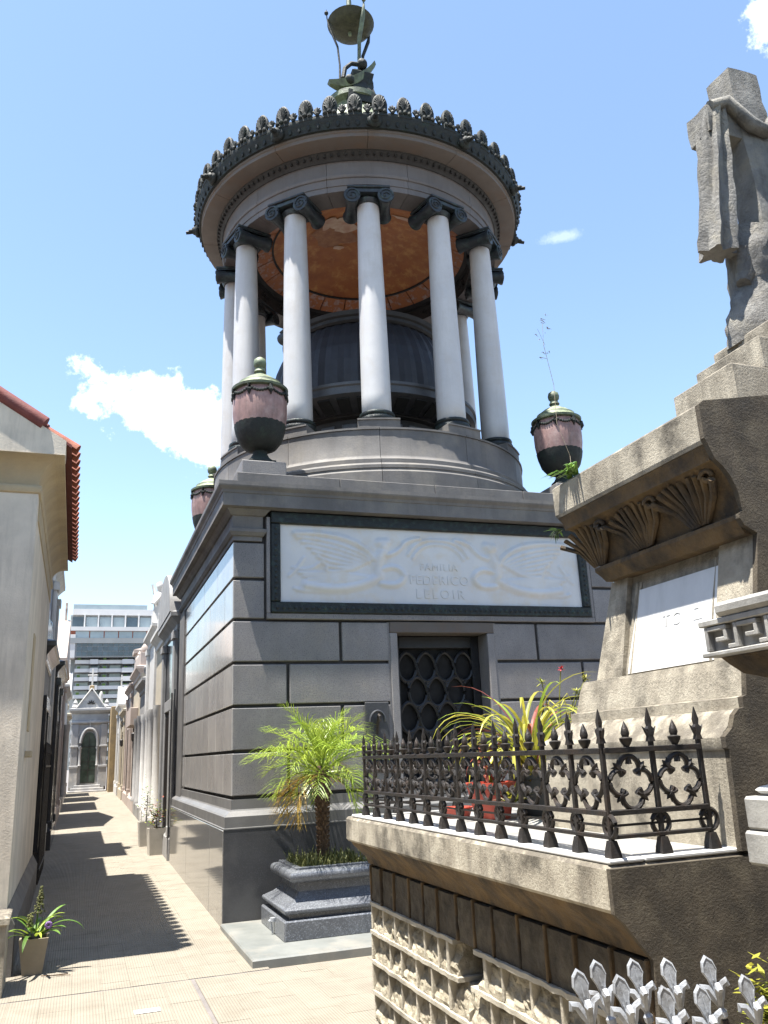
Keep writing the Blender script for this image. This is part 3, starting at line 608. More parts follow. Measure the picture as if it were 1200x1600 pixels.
# urns on the corner pedestals
def urn(x, y, label):
    t = thing('urn', label, 'urn', (x, y, 4.75), 'stone urns on the corners of the mausoleum roof')
    MB().box(x-.265, x+.265, y-.265, y+.265, 4.69, 4.965, .01).build('pedestal', granite, t)
    MB().box(x-.165, x+.165, y-.165, y+.165, 4.966, 5.02, .006).build('foot_plate', bronze, t)
    MB().lathe([(.16, 5.021), (.155, 5.05), (.12, 5.08), (.09, 5.13), (.085, 5.17), (.11, 5.19)], 24, x, y).build('foot', bronze, t, 40)
    rings = []
    for r_, z_ in [(.10, 5.17), (.20, 5.21), (.268, 5.30), (.302, 5.41), (.318, 5.50)]: rings.append([(x+(r_-(.008 if k % 2 else 0))*cos(2*pi*k/48), y+(r_-(.008 if k % 2 else 0))*sin(2*pi*k/48), z_) for k in range(48)])
    MB().loft(rings).build('lower_cup', bronze, t, 60)
    rings = []
    for r_, z_ in [(.314, 5.495), (.332, 5.62), (.335, 5.74), (.332, 5.84), (.31, 5.93), (.28, 5.97)]: rings.append([(x+r_*(1-.012*abs(sin(6*pi*k/72)))*cos(2*pi*k/72), y+r_*(1-.012*abs(sin(6*pi*k/72)))*sin(2*pi*k/72), z_) for k in range(72)])
    MB().loft(rings).build('body', urn_stone, t, 60)
    MB().lathe([(.30, 5.93), (.345, 5.945), (.35, 5.975), (.325, 5.985), (.30, 6.0), (.27, 6.03), (.265, 6.06), (.22, 6.09), (.17, 6.13), (.10, 6.17), (.06, 6.19), (.05, 6.22)], 32, x, y).build('lid', bronze_green, t, 40)
    sw = MB()
    for k in range(8):
        a_ = 2*pi*k/8 + .2
        for j in range(9):
            b_ = a_ + (j/8)*2*pi/8; zq = 5.90 - .055*sin(pi*j/8); sw.ball((x+.335*cos(b_), y+.335*sin(b_), zq), .02, 6)
        sw.tube([(x+.34*cos(a_), y+.34*sin(a_), 5.93), (x+.345*cos(a_), y+.345*sin(a_), 5.86), (x+.34*cos(a_), y+.34*sin(a_), 5.80)], [.022, .03, .008], 6)
    sw.build('garland', bronze, t, 40)
    MB().lathe([(.05, 6.21), (.075, 6.23), (.06, 6.26), (.05, 6.28), (.075, 6.31), (.082, 6.35), (.07, 6.40), (.03, 6.43), (.0, 6.435)], 16, x, y).build('knob', bronze_green, t, 40)
urn(1.866, 9.435, 'pink granite urn with bronze lid on the front corner beside the alley')
urn(2*CX-1.866, 9.435, 'pink granite urn with bronze lid above the weathered tomb cornice')
urn(1.866, 13.60, 'pink granite urn half hidden behind the alley side cornice')

# ------------------------------------------------------------------ slab, planter and palm
sb = MB().rects([(0, -.03), (0, .05), (-.012, .062)], 1.375, 4.9, 7.28, 8.96).build('front_step', slab_stone); tag(sb, 'low pale grey stone step in front of the granite mausoleum', 'step')
plr = thing('stone_planter', 'moulded dark granite planter holding the small palm', 'planter', (2.26, 8.3, .06))
a0, a1, b0, b1 = 1.745, 2.80, 7.775, 8.80
MB().box(a0, a1, b0, b1, .055, .225, .012).build('base_block', planter_stone, plr)
def torus_prof(e, z, r, n=6): return [(e + r*cos(-pi/2+pi*k/n), z + r + r*sin(-pi/2+pi*k/n)) for k in range(n+1)]
MB().rects([(-.06, .226), (-.06, .268)] + torus_prof(-.03, .269, .024) + [(-.04, .325), (-.10, .355), (-.14, .39), (-.165, .425), (-.17, .43), (-.17, .495), (-.13, .51)], a0, a1, b0, b1).build('moulded_body', planter_stone, plr, 30)
MB().rects(torus_prof(-.125, .511, .05, 8) + [(-.15, .615), (-.17, .617), (-.17, .58)], a0, a1, b0, b1).build('rim', planter_stone, plr, 30)
MB().box(a0+.18, a1-.18, b0+.18, b1-.18, .56, .605).build('soil', soil, plr)
rg = MB()
for xa, xb, ya, yb in [(a0+.145, a1-.145, b0+.145, b0+.20), (a0+.145, a1-.145, b1-.20, b1-.145), (a0+.145, a0+.20, b0+.2, b1-.2), (a1-.20, a1-.145, b0+.2, b1-.2)]: rg.box(xa, xb, ya, yb, .612, .632, .003)
rg.build('inner_rim', planter_stone, plr)
tap = MB(); tap.tube([(a0-.004, 8.18, .18), (a0-.03, 8.18, .185), (a0-.05, 8.18, .17)], .013, 8); tap.lathe([(.03, .17), (.03, .20)], 12, a0-.012, 8.18); tap.tube([(a0-.03, 8.18, .17), (a0-.02, 8.18, .07)], .006, 6); tap.build('tap', silver, plr, 40)
palm = thing('palm_tree', 'small feathery date palm with drooping yellow lower fronds in the planter', 'palm', (2.262, 8.35, .6))
tk = MB(); tk.lathe([(.058, .58), (.054, .75), (.046, .9), (.048, 1.02), (.056, 1.12), (.07, 1.24), (.08, 1.38), (.05, 1.50)], 14, 2.262, 8.35)
tko = tk.build('trunk', palm_trunk, palm, 40)
bt = MB()
for j in range(16):
    for k in range(9):
        t = 2*pi*(k + .5*(j % 2))/9; z_ = .66+j*.042; r_ = .044+.02*max(0, (z_-.95)/.3); bt.tube([(2.262+r_*cos(t), 8.35+r_*sin(t), z_), (2.262+(r_+.022)*cos(t), 8.35+(r_+.022)*sin(t), z_+.028)], [.017, .006], 5)
bt.build('leaf_scars', palm_trunk, tko)
rnd = random.Random(5)
def frond(az, el, L, droop, yellow):
    pts = []; n = 16; q = Vector((2.262, 8.35, 1.42)); e = el
    for k in range(n+1):
        pts.append(q.copy()); d = Vector((cos(az)*cos(e), sin(az)*cos(e), sin(e))); q = q + d*(L/n); e -= droop/n*(.4+1.2*k/n)
    m_ = MB(); m_.tube(pts, [.011*(1-k/(n+2)) for k in range(n+1)], 5)
    sd = Vector((-sin(az), cos(az), 0)); nl = 30
    for k in range(6, nl):
        f = k/nl; i = min(n-1, int(f*n)); u = f*n-i; base = pts[i].lerp(pts[i+1], u); tn = (pts[i+1]-pts[i]).normalized(); up = sd.cross(tn) * -1
        ll = L*.46*sin(pi*min(1, (f*.80+.14)))*(.8+.4*rnd.random()) + .02
        for s_ in (-1, 1):
            d = (tn*(.75+.4*rnd.random()) + sd*s_*(.55+.35*rnd.random()) + up*(.1+.5*rnd.random())).normalized(); e1 = base + d*ll*.5; e2 = base + d*ll*.95 - Vector((0, 0, ll*ll*.9 + .012*rnd.random()))
            m_.strip([base, e1, e2], [.0025, .0042, .0008], side=d.cross(up).normalized() if d.cross(up).length > .1 else sd)
    return m_.build('frond', palm_y if yellow else palm_g, palm)
for k in range(36):
    f = k/36; az = k*2.39996; el = radians(84 - 96*f + rnd.uniform(-9, 9)); yel = (f > .88 and k % 2) or (f > .66 and k % 6 == 0)
    frond(az, el, .62+.17*sin(pi*min(1, f*1.25+.1)) + rnd.uniform(-.05, .06), radians(58+42*f + rnd.uniform(-10, 15)), yel)
wd = MB()
for k in range(900):
    x, y = rnd.uniform(a0+.2, a1-.2), rnd.uniform(b0+.2, b1-.2); hh = rnd.uniform(.03, .11)*(1.5 if rnd.random() < .15 else 1); t = rnd.uniform(0, 6.3); l = rnd.uniform(.01, .07)
    wd.strip([(x, y, .60), (x+l*.4*cos(t), y+l*.4*sin(t), .60+hh*.7), (x+l*cos(t), y+l*sin(t), .60+hh)], [.004, .006, .001])
w_ = wd.build('weeds', weed_m); w_['kind'] = 'stuff'; w_['label'] = 'low dry weeds growing round the palm trunk'

# ------------------------------------------------------------------ tomb terrace with eroded brick wall
TX, TY, TYF = 1.70, 2.612, 5.69
ter = thing('tomb_terrace', 'raised tomb terrace with thick cement slab over eroded brickwork', 'terrace', (2.2, 4.2, 0))
MB().box(TX, 4.4, TY+.012, TYF, 1.045, 1.198, .014).build('cement_slab', cement, ter)
cove = [(TX+.02, 1.044), (TX+.035, 1.02), (TX+.075, .985), (TX+.12, .94), (TX+.135, .90), (TX+.5, .90), (TX+.5, 1.044)]
MB().extr_y(cove, TY+.014, TYF-.05).build('corbel_moulding', cement_stain, ter, 30)
MB().box(TX+.012, TX+.16, TY+.016, TYF-.10, 1.199, 1.216, .006).build('marble_coping', marble_tab, ter)
MB().box(TX+.16, 2.27, TY+.016, TY+.10, 1.199, 1.2155, .005).build('marble_coping', marble_tab, ter)
MB().box(TX+.162, 4.2, TY+.102, TYF-.1, 1.199, 1.206).build('terrace_floor', marble_old, ter)
sw = [(TX-.004, 1.19), (TX-.004, 1.05), (TX+.03, 1.02), (TX+.085, .95), (TX+.125, .90), (TX+.125, -.05), (4.6, -.05), (4.6, 1.19)]
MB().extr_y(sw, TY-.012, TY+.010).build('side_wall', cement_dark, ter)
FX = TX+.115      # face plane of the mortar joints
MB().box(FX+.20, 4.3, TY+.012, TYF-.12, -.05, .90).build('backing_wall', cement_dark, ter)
rows = [.900, .672, .505, .335, .165, .0]
rb = random.Random(3)
brick_seen = 0
for i in range(5):
    z1, z0 = rows[i], rows[i+1]
    ys = [TY+.02]
    y = TY+.02 + (.10 if i % 2 else .0)
    while True:
        y += (rb.uniform(.20, .27) if y < 3.9 else rb.uniform(.20, .25))
        if y > TYF-.30: break
        ys.append(y)
    ys.append(TYF-.13)
    hole = (3.93, 4.33) if i == 1 else (4.04, 4.21) if i == 2 else None
    if i > 0:      # bed joint standing proud
        spans = [(TY+.014, TYF-.125)]
        if i == 1: spans = [(TY+.014, 4.00), (4.24, TYF-.125)]
        if i == 2: spans = [(TY+.014, 4.05), (4.21, TYF-.125)]
        for sa, sb_ in spans:
            mb = MB(); n = 26; rings = []
            for k in range(n+1):
                yy = sa+(sb_-sa)*k/n; j1, j2 = rb.uniform(-.005, .005), rb.uniform(-.002, .002); rings.append([(FX-.006+j1, yy, z1-.010+j2), (FX-.006+j1, yy, z1+.011+j2), (FX+.21, yy, z1+.013), (FX+.21, yy, z1-.013)])
            mb.loft(rings).build('mortar_bed', mortar, ter)
    for k, y in enumerate(ys):
        if hole and hole[0]+.03 < y < hole[1]-.03: continue
        j1 = rb.uniform(-.004, .006); w = .008
        mb = MB().box(FX+j1-(0 if i else .004), FX+.20, y-w, y+w, z0+.0135, z1-.0135 if i else z1, .004).jitter(.003, 9); mb.build('mortar_joint', mortar if i else cement_stain, ter)
    for k in range(len(ys)-1):
        ya, yb = ys[k]+.013, ys[k+1]-.013
        if hole and ya > hole[0]-.06 and yb < hole[1]+.06: continue
        mb = MB(); nu_, nv_ = 8, 8; vs = []
        for b in range(nv_+1):
            for c_ in range(nu_+1):
                u, v = c_/nu_, b/nv_
                dep = (.004 + .050*v + .020*mnoise.noise(Vector((u*2.5+k*7, v*3+i*5, i*3.1))) + .014*mnoise.noise(Vector((u*7+k*3, v*8, i*1.7+k))) + rb.uniform(-.004, .004)) if i else .010+.006*mnoise.noise(Vector((u*3+k*7, v*3, 8.8))) + rb.uniform(-.0015, .0015)
                vs.append((FX+max(.003, dep), ya+(yb-ya)*u, z0+.012+(z1-z0-.025)*v))
        fs = [(b*(nu_+1)+c_, (b+1)*(nu_+1)+c_, (b+1)*(nu_+1)+c_+1, b*(nu_+1)+c_+1) for b in range(nv_) for c_ in range(nu_)]
        n0 = len(vs); per = [c_ for c_ in range(nu_+1)] + [b*(nu_+1)+nu_ for b in range(1, nv_+1)] + [nv_*(nu_+1)+c_ for c_ in range(nu_-1, -1, -1)] + [b*(nu_+1) for b in range(nv_-1, 0, -1)]
        back = [(FX+.205, vs[q][1], vs[q][2]) for q in per]; vs += back; m2 = len(per)
        for q in range(m2): fs.append((per[q], per[(q+1) % m2], n0+(q+1) % m2, n0+q))
        mb.add(vs, fs).build('eroded_brick', brick_m if i else cement_dark, ter)
for ya, yb, za, zb in [(4.33, 4.36, .35, .665), (3.90, 3.93, .52, .665), (4.21, 4.235, .18, .34)]: MB().box(FX+.005, FX+.2, ya, yb, za, zb, .004).jitter(.006, 7).build('mortar_joint', mortar, ter)
# end quoin at the far end of the terrace
MB().box(FX+.02, 4.2, TYF-.125, TYF-.08, -.02, 1.04, .006).build('end_wall', cement_dark, ter)

# cast-iron fence on the terrace
fen = thing('iron_fence', 'black cast iron fence with spear points and quatrefoils on the terrace', 'fence', (TX+.08, 4.0, 1.2))
SPC = .2115; FZ = 1.217
def iron_parts():
    sp = MB(); sp.box(-.0085, .0085, -.0085, .0085, .05, .40, .002)
    sp.loft([[(-.013,-.013,.38),(.013,-.013,.38),(.013,.013,.38),(-.013,.013,.38)], [(-.009,-.009,.40),(.009,-.009,.40),(.009,.009,.40),(-.009,.009,.40)], [(-.014,-.012,.425),(.014,-.012,.425),(.014,.012,.425),(-.014,.012,.425)], [(-.007,-.007,.435),(.007,-.007,.435),(.007,.007,.435),(-.007,.007,.435)], [(-.009,-.009,.455),(.009,-.009,.455),(.009,.009,.455),(-.009,.009,.455)], [(-.001,-.001,.50),(.001,-.001,.50),(.001,.001,.50),(-.001,.001,.50)]])
    for s_ in (-1, 1):
        sp.tube([(s_*.008, 0, .40), (s_*.018, 0, .42), (s_*.03, 0, .435)], [.007, .006, .001], 5)
    fi = MB().lathe([(.006, .345), (.012, .355), (.010, .365), (.022, .385), (.024, .395), (.012, .40), (.016, .412), (.012, .43), (.001, .455)], 10)
    qf = MB(); R = .042
    for c_, a_ in [((0, .046), pi/2), ((.046, -.002), 0), ((-.046, -.002), pi), ((0, -.05), -pi/2)]:
        qf.tube([(c_[0]+R*cos(a_+t), 0, .245+c_[1]+R*sin(a_+t)) for t in [radians(-128+256*k/14) for k in range(15)]], .0095, 6)
    for k in range(4):
        t = pi/4 + k*pi/2; qf.tube([(.04*cos(t), 0, .245+.04*sin(t)), (.07*cos(t), 0, .245+.075*sin(t)), (.093*cos(t), 0, .245+.095*sin(t))], [.007, .013, .002], 5)
        for d in (-.5, .5): qf.tube([(.07*cos(t), 0, .245+.072*sin(t)), (.09*cos(t+d*.5), 0, .245+.092*sin(t+d*.5))], [.008, .001], 5)
    qf.tube([(0, 0, .335), (0, 0, .305)], [.008, .012], 6)
    rg_ = MB(); rg_.tube([(.036*cos(t), 0, .10+.036*sin(t)) for t in [2*pi*k/16 for k in range(17)]], .009, 6); rg_.tube([(-.02, 0, .12), (0, 0, .10), (.02, 0, .12)], .008, 5)
    ft_ = MB().loft([[(-.022,-.022,0),(.022,-.022,0),(.022,.022,0),(-.022,.022,0)], [(-.02,-.02,.02),(.02,-.02,.02),(.02,.02,.02),(-.02,.02,.02)], [(-.013,-.013,.055),(.013,-.013,.055),(.013,.013,.055),(-.013,.013,.055)]])
    return [x.mesh(n_, iron, 40) for n_, x in (('spear', sp), ('finial', fi), ('quatrefoil', qf), ('ring', rg_), ('foot', ft_))]
SP, FI, QF, RG, FT = iron_parts()
def fence_run(x, y, dx, dy, n, first=True):
    ang = atan2(dy, dx); L = n*SPC
    for zz_, hh, w in [(.058, .014, .010), (.135, .018, .012), (.345, .02, .013)]:
        mb = MB().box(0, L, -w, w, zz_, zz_+hh, .002); mb.xf(T(x, y, FZ) @ RZ(ang)); mb.build('rail', iron, fen)
    mb = MB().box(0, L, -.004, .004, .098, .106); mb.xf(T(x, y, FZ) @ RZ(ang)); mb.build('rail', iron, fen)
    for k in range(n+1):
        q = (x+dx*k*SPC, y+dy*k*SPC, FZ)
        if k or first:
            for nm, me in (('spear', SP), ('ring', RG), ('foot', FT)): link(nm, me, fen, q, ang)
        if k < n:
            q2 = (x+dx*(k+.5)*SPC, y+dy*(k+.5)*SPC, FZ); link('finial', FI, fen, q2, ang); link('quatrefoil', QF, fen, q2, ang)
fence_run(TX+.055, 2.66, 0, 1, 13); fence_run(TX+.055, 2.66, 1, 0, 2, False); fence_run(TX+.055, 2.66+13*SPC, 1, 0, 7, False)

# ------------------------------------------------------------------ the weathered tomb with its cross
tomb = thing('stone_tomb', 'weathered cement tomb with shell cornice and white marble tablet', 'tomb', (3.0, 3.2, 1.2))
def tb(name, prof, m, smooth=False):
    rings = [[(x, TY+.013, z), (x, 3.615+(2.535-x)*1.25, z), (4.3, 3.615+(2.535-x)*1.25, z), (4.3, TY+.013, z)] for x, z in prof]
    return MB().loft(rings).build(name, m, tomb, smooth)
tb('base', [(2.255, 1.205), (2.268, 1.552)], cement)
tb('base_moulding', [(2.262, 1.553), (2.258, 1.56), (2.258, 1.60), (2.27, 1.62), (2.285, 1.63), (2.30, 1.65), (2.315, 1.68), (2.34, 1.70), (2.34, 1.705)], cement, 30)
tb('frieze', [(2.365, 1.706), (2.365, 1.745), (2.385, 1.75), (2.405, 1.86), (2.418, 1.90)], cement)
tb('wall', [(2.50, 1.901), (2.605, 2.40)], cement)
for ya, yb in [(TY+.012, 2.83), (3.50, 3.70)]:
    mb = MB().loft([[(2.47, ya, 1.9005), (2.47, yb+.02, 1.9005), (2.65, yb+.02, 1.9005), (2.65, ya, 1.9005)], [(2.575, ya, 2.40), (2.575, yb-.06 if ya > 3 else yb, 2.40), (2.7, yb-.06 if ya > 3 else yb, 2.40), (2.7, ya, 2.40)]]); mb.build('pilaster', cement, tomb)
    for d in (0, .03):
        yy = 3.47-d if ya > 3 else 2.845+d
        mb = MB().tube([(2.495, yy+.015, 1.91), (2.597, yy-.02 if ya > 3 else yy, 2.36)], .011, 6); mb.build('pilaster_bead', cement, tomb, 40)
tb('upper_moulding', [(2.53, 2.401), (2.515, 2.43), (2.497, 2.46), (2.497, 2.478), (2.525, 2.49)], cement_stain, 30)
tb('shell_cove', [(2.535, 2.491), (2.528, 2.53), (2.51, 2.58), (2.485, 2.64), (2.455, 2.68), (2.42, 2.71), (2.41, 2.712), (2.405, 2.75), (2.39, 2.78)], cement_stain, 30)
tb('cornice_slab', [(2.388, 2.783), (2.382, 2.80), (2.38, 2.95), (2.39, 2.962), (2.8, 3.03)], cement)
tb('cove_core', [(2.56, 2.4905), (2.56, 2.78)], cement_stain)
for yc in (3.66, 3.25, 2.86):       # carved shells under the cornice
    sh = MB()
    for k in range(9):
        f = (k-4)/4; sh.tube([(2.525, yc+.05*f, 2.495), (2.495, yc+.13*f, 2.60-.01*abs(f)), (2.435, yc+.20*f, 2.70-.06*f*f)], [.008, .015, .015], 6)
    sh.jitter(.014, 16).build('carved_shell', cement_stain, tomb, 50)
    MB().tube([(2.44-.02*cos(t)*.3, yc-.17+.035*cos(t)*(1-t/9), 2.66+.035*sin(t)*(1-t/9)) for t in [j*.5 for j in range(14)]], .012, 6).build('carved_scroll', cement_stain, tomb, 50)
prf = [(2.25,1.206),(2.263,1.556),(2.252,1.562),(2.252,1.602),(2.29,1.632),(2.31,1.68),(2.336,1.702),(2.36,1.706),(2.36,1.745),(2.382,1.752),(2.40,1.862),(2.415,1.90),(2.465,1.901),(2.57,2.40),(2.51,2.43),(2.492,2.46),(2.492,2.48),(2.522,2.492),(2.505,2.58),(2.48,2.64),(2.45,2.68),(2.415,2.71),(2.385,2.782),(2.376,2.80),(2.375,2.95),(2.40,2.97),(2.8,3.04),(4.4,3.32),(4.4,1.206)]
MB().extr_y(prf, TY-.014, TY+.012).build('side_wall', cement_dark, tomb)
mb = MB(); mb.loft([[(2.490, 2.855, 1.915), (2.490, 3.485, 1.915), (2.53, 3.485, 1.915), (2.53, 2.855, 1.915)], [(2.578, 2.855, 2.32), (2.578, 3.42, 2.32), (2.62, 3.42, 2.32), (2.62, 2.855, 2.32)]])
tab = mb.build('marble_tablet', marble_tab, tomb)
ROT = Matrix(((0, .2, -.98, 0), (-1, 0, 0, 0), (0, .98, .2, 0), (0, 0, 0, 1)))
for ch_, yy_ in (('T', 3.20), ('C', 3.13), ('Z', 2.98)): text(ch_, 2.5362, yy_, 2.13, .085, tab, marble_tab, ROT, .0006)
tz = thing('tomb_steps', 'stepped grey cement pedestal under the stone cross', 'pedestal', (3.1, 2.9, 3.0))
MB().box(2.60, 4.3, TY+.0, 3.01, 2.98, 3.182, .008).jitter(.004, 4).build('step', cement, tz); MB().box(2.80, 4.3, TY+.02, 3.06, 3.183, 3.35, .008).jitter(.004, 4).build('step', cement, tz); MB().box(2.97, 4.2, TY+.05, 3.10, 3.351, 3.50, .01).jitter(.004, 4).build('step', cement, tz)
crs = thing('stone_cross', 'rough grey stone cross draped with a hanging shroud', 'cross', (3.25, 2.93, 3.5))
stone_c = mat('cross_stone', (.34, .33, .305), (.20, .19, .175), 9, .95, .9, 45, streak=.7, streak_c=(.07, .066, .06), c3=(.40, .37, .30), c3_scale=8, c3_amt=.7, vary=.05)
TL = Matrix.Identity(4)
def dense(loopf, n): return [loopf(k/n) for k in range(n+1)]
def rough_bar(p0, p1, a_, b_, amt, n=14, axis='z'):
    m_ = MB(); rings = []; p0, p1 = Vector(p0), Vector(p1)
    for k in range(n+1):
        c_ = p0.lerp(p1, k/n); q = []
        for j in range(16):
            t = 2*pi*j/16; ct, st_ = cos(t), sin(t); f = 1/max(abs(ct), abs(st_)); f = f*.86+.14*1.15
            q.append(c_ + (Vector((a_*ct*f, b_*st_*f, 0)) if axis == 'z' else Vector((0, b_*st_*f, a_*ct*f))))
        rings.append(q)
    m_.loft(rings); return m_.jitter(amt, 9).xf(TL)
rough_bar((3.33, 2.93, 3.95), (3.27, 2.93, 5.15), .105, .085, .014).build('shaft', stone_c, crs, 50)
rough_bar((2.975, 2.93, 4.78), (3.56, 2.93, 4.78), .085, .08, .016, axis='x').build('arm', stone_c, crs, 50)
sh = MB(); rings = []       # the shroud: over the arm, hanging down its front
for k in range(15):
    f = k/14; z_ = 4.84-.88*f; xc = 3.04-.11*f; w = .052+.040*f; q = []
    for j in range(40):
        t = 2*pi*j/40; rr = 1+.26*sin(6*t+f*2)+.12*sin(11*t-f); q.append((xc+w*cos(t)*rr, 2.90+.07*sin(t)*rr, z_))
    rings.append(q)
sh.loft(rings).jitter(.012, 9).xf(TL).build('shroud', stone_c, crs, 60)
MB().tube([(3.0, 2.85, 4.85), (3.10, 2.83, 4.88), (3.22, 2.81, 4.76), (3.32, 2.81, 4.73), (3.40, 2.83, 4.83), (3.5, 2.85, 4.87)], [.035, .04, .036, .036, .042, .04], 8).jitter(.015, 9).xf(TL).build('shroud_fold', stone_c, crs, 60)
MB().tube([(3.06, 2.9, 4.0), (3.07, 2.89, 3.86), (3.04, 2.88, 3.80)], [.055, .05, .035], 8).jitter(.01, 9).build('shroud_tail', stone_c, crs, 60)
rk = MB(); rings = []
for k in range(16):
    f = k/15; z_ = 3.47+.68*f; q = []
    for j in range(22):
        t = 2*pi*j/22; rr = (.26-.10*f)*(1+.20*mnoise.noise(Vector((cos(t)*1.6, sin(t)*1.6, f*3)))); q.append((3.27+rr*1.2*cos(t), 2.93+rr*.7*sin(t), z_))
    rings.append(q)
rk.loft(rings).jitter(.03, 10).build('rock_base', stone_c, crs, 60)

# marble pedestal with a fret border, next plot
ped = thing('marble_pedestal', 'streaked marble pedestal with Greek fret border at the picture edge', 'pedestal', (2.2, 2.0, 1.2))
fo = MB().box(1.835, 2.5, 1.2, 2.13, 1.838, 1.945, .004).build('fret_band', marble_old, ped)
fk = MB()
u0_, cell = 1.22, .125
for k in range(7):
    y = 2.115-k*cell   # one hooked meander per cell, raised from the band
    for (ya, yb, za, zb) in [(0, .014, 1.855, 1.928), (.014, .095, 1.914, 1.928), (.081, .095, 1.880, 1.914), (.045, .081, 1.880, 1.893), (.095, cell, 1.855, 1.868)]:
        fk.box(1.812, 1.836, y-yb, y-ya, za, zb, .002)
fk.build('fret_relief', marble_old, fo)
for za, zb in [(1.838, 1.852), (1.931, 1.95)]: MB().box(1.808, 1.834, 1.2, 2.134, za, zb, .003).build('fret_border', marble_old, ped)
MB().box(1.80, 2.5, 1.2, 2.05, 1.952, 1.995, .012).jitter(.004, 8).build('top_slab', marble_old, ped)
MB().rects([(-.16, 1.74), (-.15, 1.755), (-.12, 1.765), (-.07, 1.785), (-.045, 1.815), (-.03, 1.8365)], 1.82, 2.5, 1.3, 2.13).build('cavetto', cement_stain, ped, 30)
rings = []
for z_, e in [(1.739, -.175), (1.70, -.20), (1.62, -.235), (1.55, -.26), (1.50, -.275), (1.47, -.27), (1.455, -.25)]: rings.append([(1.80-e, 1.5-e*.6, z_), (1.80-e, 2.13+e, z_), (2.5, 2.13+e, z_), (2.5, 1.5-e*.6, z_)])
MB().loft(rings[::-1]).build('stem', T_GREY, ped, 30)
MB().rects([(-.19, 1.43), (-.175, 1.435), (-.165, 1.445), (-.175, 1.455), (-.20, 1.462)], 1.74, 2.5, 1.3, 2.27).build('base_torus', marble_tab, ped, 30)
MB().box(1.875, 2.5, 1.2, 2.13, 1.335, 1.428, .008).build('marble_block', marble_old, ped); MB().box(1.868, 2.5, 1.2, 2.14, 1.238, 1.332, .008).build('marble_block', marble_old, ped)
MB().box(1.93, 2.5, 1.2, 2.10, -.02, 1.2375, .008).build('support_block', cement_dark, ped)

# silver-tipped railing in front
sv = thing('tipped_railing', 'dark rusty railing with silver painted leaf points at the bottom edge', 'railing', (1.3, 1.8, 0))
def spear_tip():
    m_ = MB()
    ol = [(-.007, -.002), (-.0085, .022), (-.013, .042), (-.0225, .063), (-.0165, .086), (.0, .101), (.0165, .086), (.0225, .063), (.013, .042), (.0085, .022), (.007, -.002)]
    m_.loft([[(x, .006, z) for x, z in ol], [(x, -.003, z) for x, z in ol], [(x*.84, -.0065, .05+(z-.05)*.9) for x, z in ol], [(x*.74, -.0045, .05+(z-.05)*.84) for x, z in ol]])
    for s_ in (-1, 1):
        m_.tube([(0, 0, -.025), (s_*.012, 0, .0), (s_*.022, 0, .022), (s_*.038, 0, .028), (s_*.042, 0, .016)], [.006, .008, .0085, .008, .004], 6, 1.4)
    m_.tube([(0, -.004, -.02), (0, -.020, .01), (0, -.034, .028), (0, -.044, .020)], [.008, .010, .012, .008], 6)
    m_.tube([(0, -.005, .0), (0, -.008, .04), (0, -.007, .075)], [.0025, .0035, .001], 5)
    m_.lathe([(.008, -.055), (.013, -.05), (.014, -.038), (.008, -.03), (.008, -.02)], 10)
    return m_.mesh('spear_tip', silver, 25)
ST = spear_tip(); bar_me = MB().lathe([(.008, -1.1), (.008, -.05)], 8).mesh('bar', iron_rust, 40)
for x, y, z in [(1.127,1.8,1.136),(1.224,1.8,1.128),(1.314,1.8,1.119),(1.426,1.8,1.112),(1.527,1.8,1.06),(1.02,1.70,1.150),(1.118,1.70,1.128),(1.213,1.68,1.10),(1.305,1.68,1.09)]:
    q = T(x, y, z-.093) @ RZ(.45)
    for nm, me in (('spear_tip', ST), ('bar', bar_me)):
        o = link(nm, me, sv); o.matrix_parent_inverse = Matrix.Translation(-Vector(sv['base'])); o.location = (x, y, z-.088); o.rotation_euler = (radians(-2), radians(-11), -.30); o.scale = (.80, .80, .86) if nm == 'spear_tip' else (1, 1, 1)
for y, xa, xb in [(1.8, 1.08, 1.60), (1.69, .98, 1.36)]: MB().box(xa, xb, y-.008, y+.008, .80, .83, .002).build('rail', iron_rust, sv)
bsh = MB()
for k in range(260):
    q = Vector((1.70+.06*rnd.gauss(0, .6), 1.95+.05*rnd.gauss(0, .6), .93+.07*rnd.gauss(0, .6))); t = rnd.uniform(0, 6.3); l = rnd.uniform(.02, .045); d = Vector((cos(t), sin(t), rnd.uniform(-.2, .8)))
    bsh.strip([q, q+d*l*.5, q+d*l], [.001, .008, .001])
bo = bsh.build('shrub', leaf_y); tag(bo, 'small bright leafy shrub behind the silver tipped railing', 'shrub')

# ------------------------------------------------------------------ plants on the terrace
def strap_plant(name, label, x, y, z, n, L, w, mats, el0, el1, droop, seed, cat='plant', tips=None):
    t = thing(name, label, cat, (x, y, z)); rd = random.Random(seed)
    for k in range(n):
        az = rd.uniform(0, 2*pi); e = radians(rd.uniform(el0, el1)); ll = L*rd.uniform(.6, 1.1); q = Vector((x+rd.uniform(-.03, .03), y+rd.uniform(-.03, .03), z)); pts = []; dr = radians(droop*rd.uniform(.6, 1.3))
        for i in range(13):
            pts.append(q.copy()); q = q + Vector((cos(az)*cos(e), sin(az)*cos(e), sin(e)))*(ll/12); e -= dr/12*(.3+1.4*i/12)
        ww = w*rd.uniform(.6, 1.1)
        MB().strip(pts, [ww*(.7+.3*sin(pi*i/12)) if i < 11 else ww*(.5 if i == 11 else .08) for i in range(13)], side=Vector((-sin(az), cos(az), 0)), fold=.3).build('leaf', mats[k % len(mats)], t)
    return t
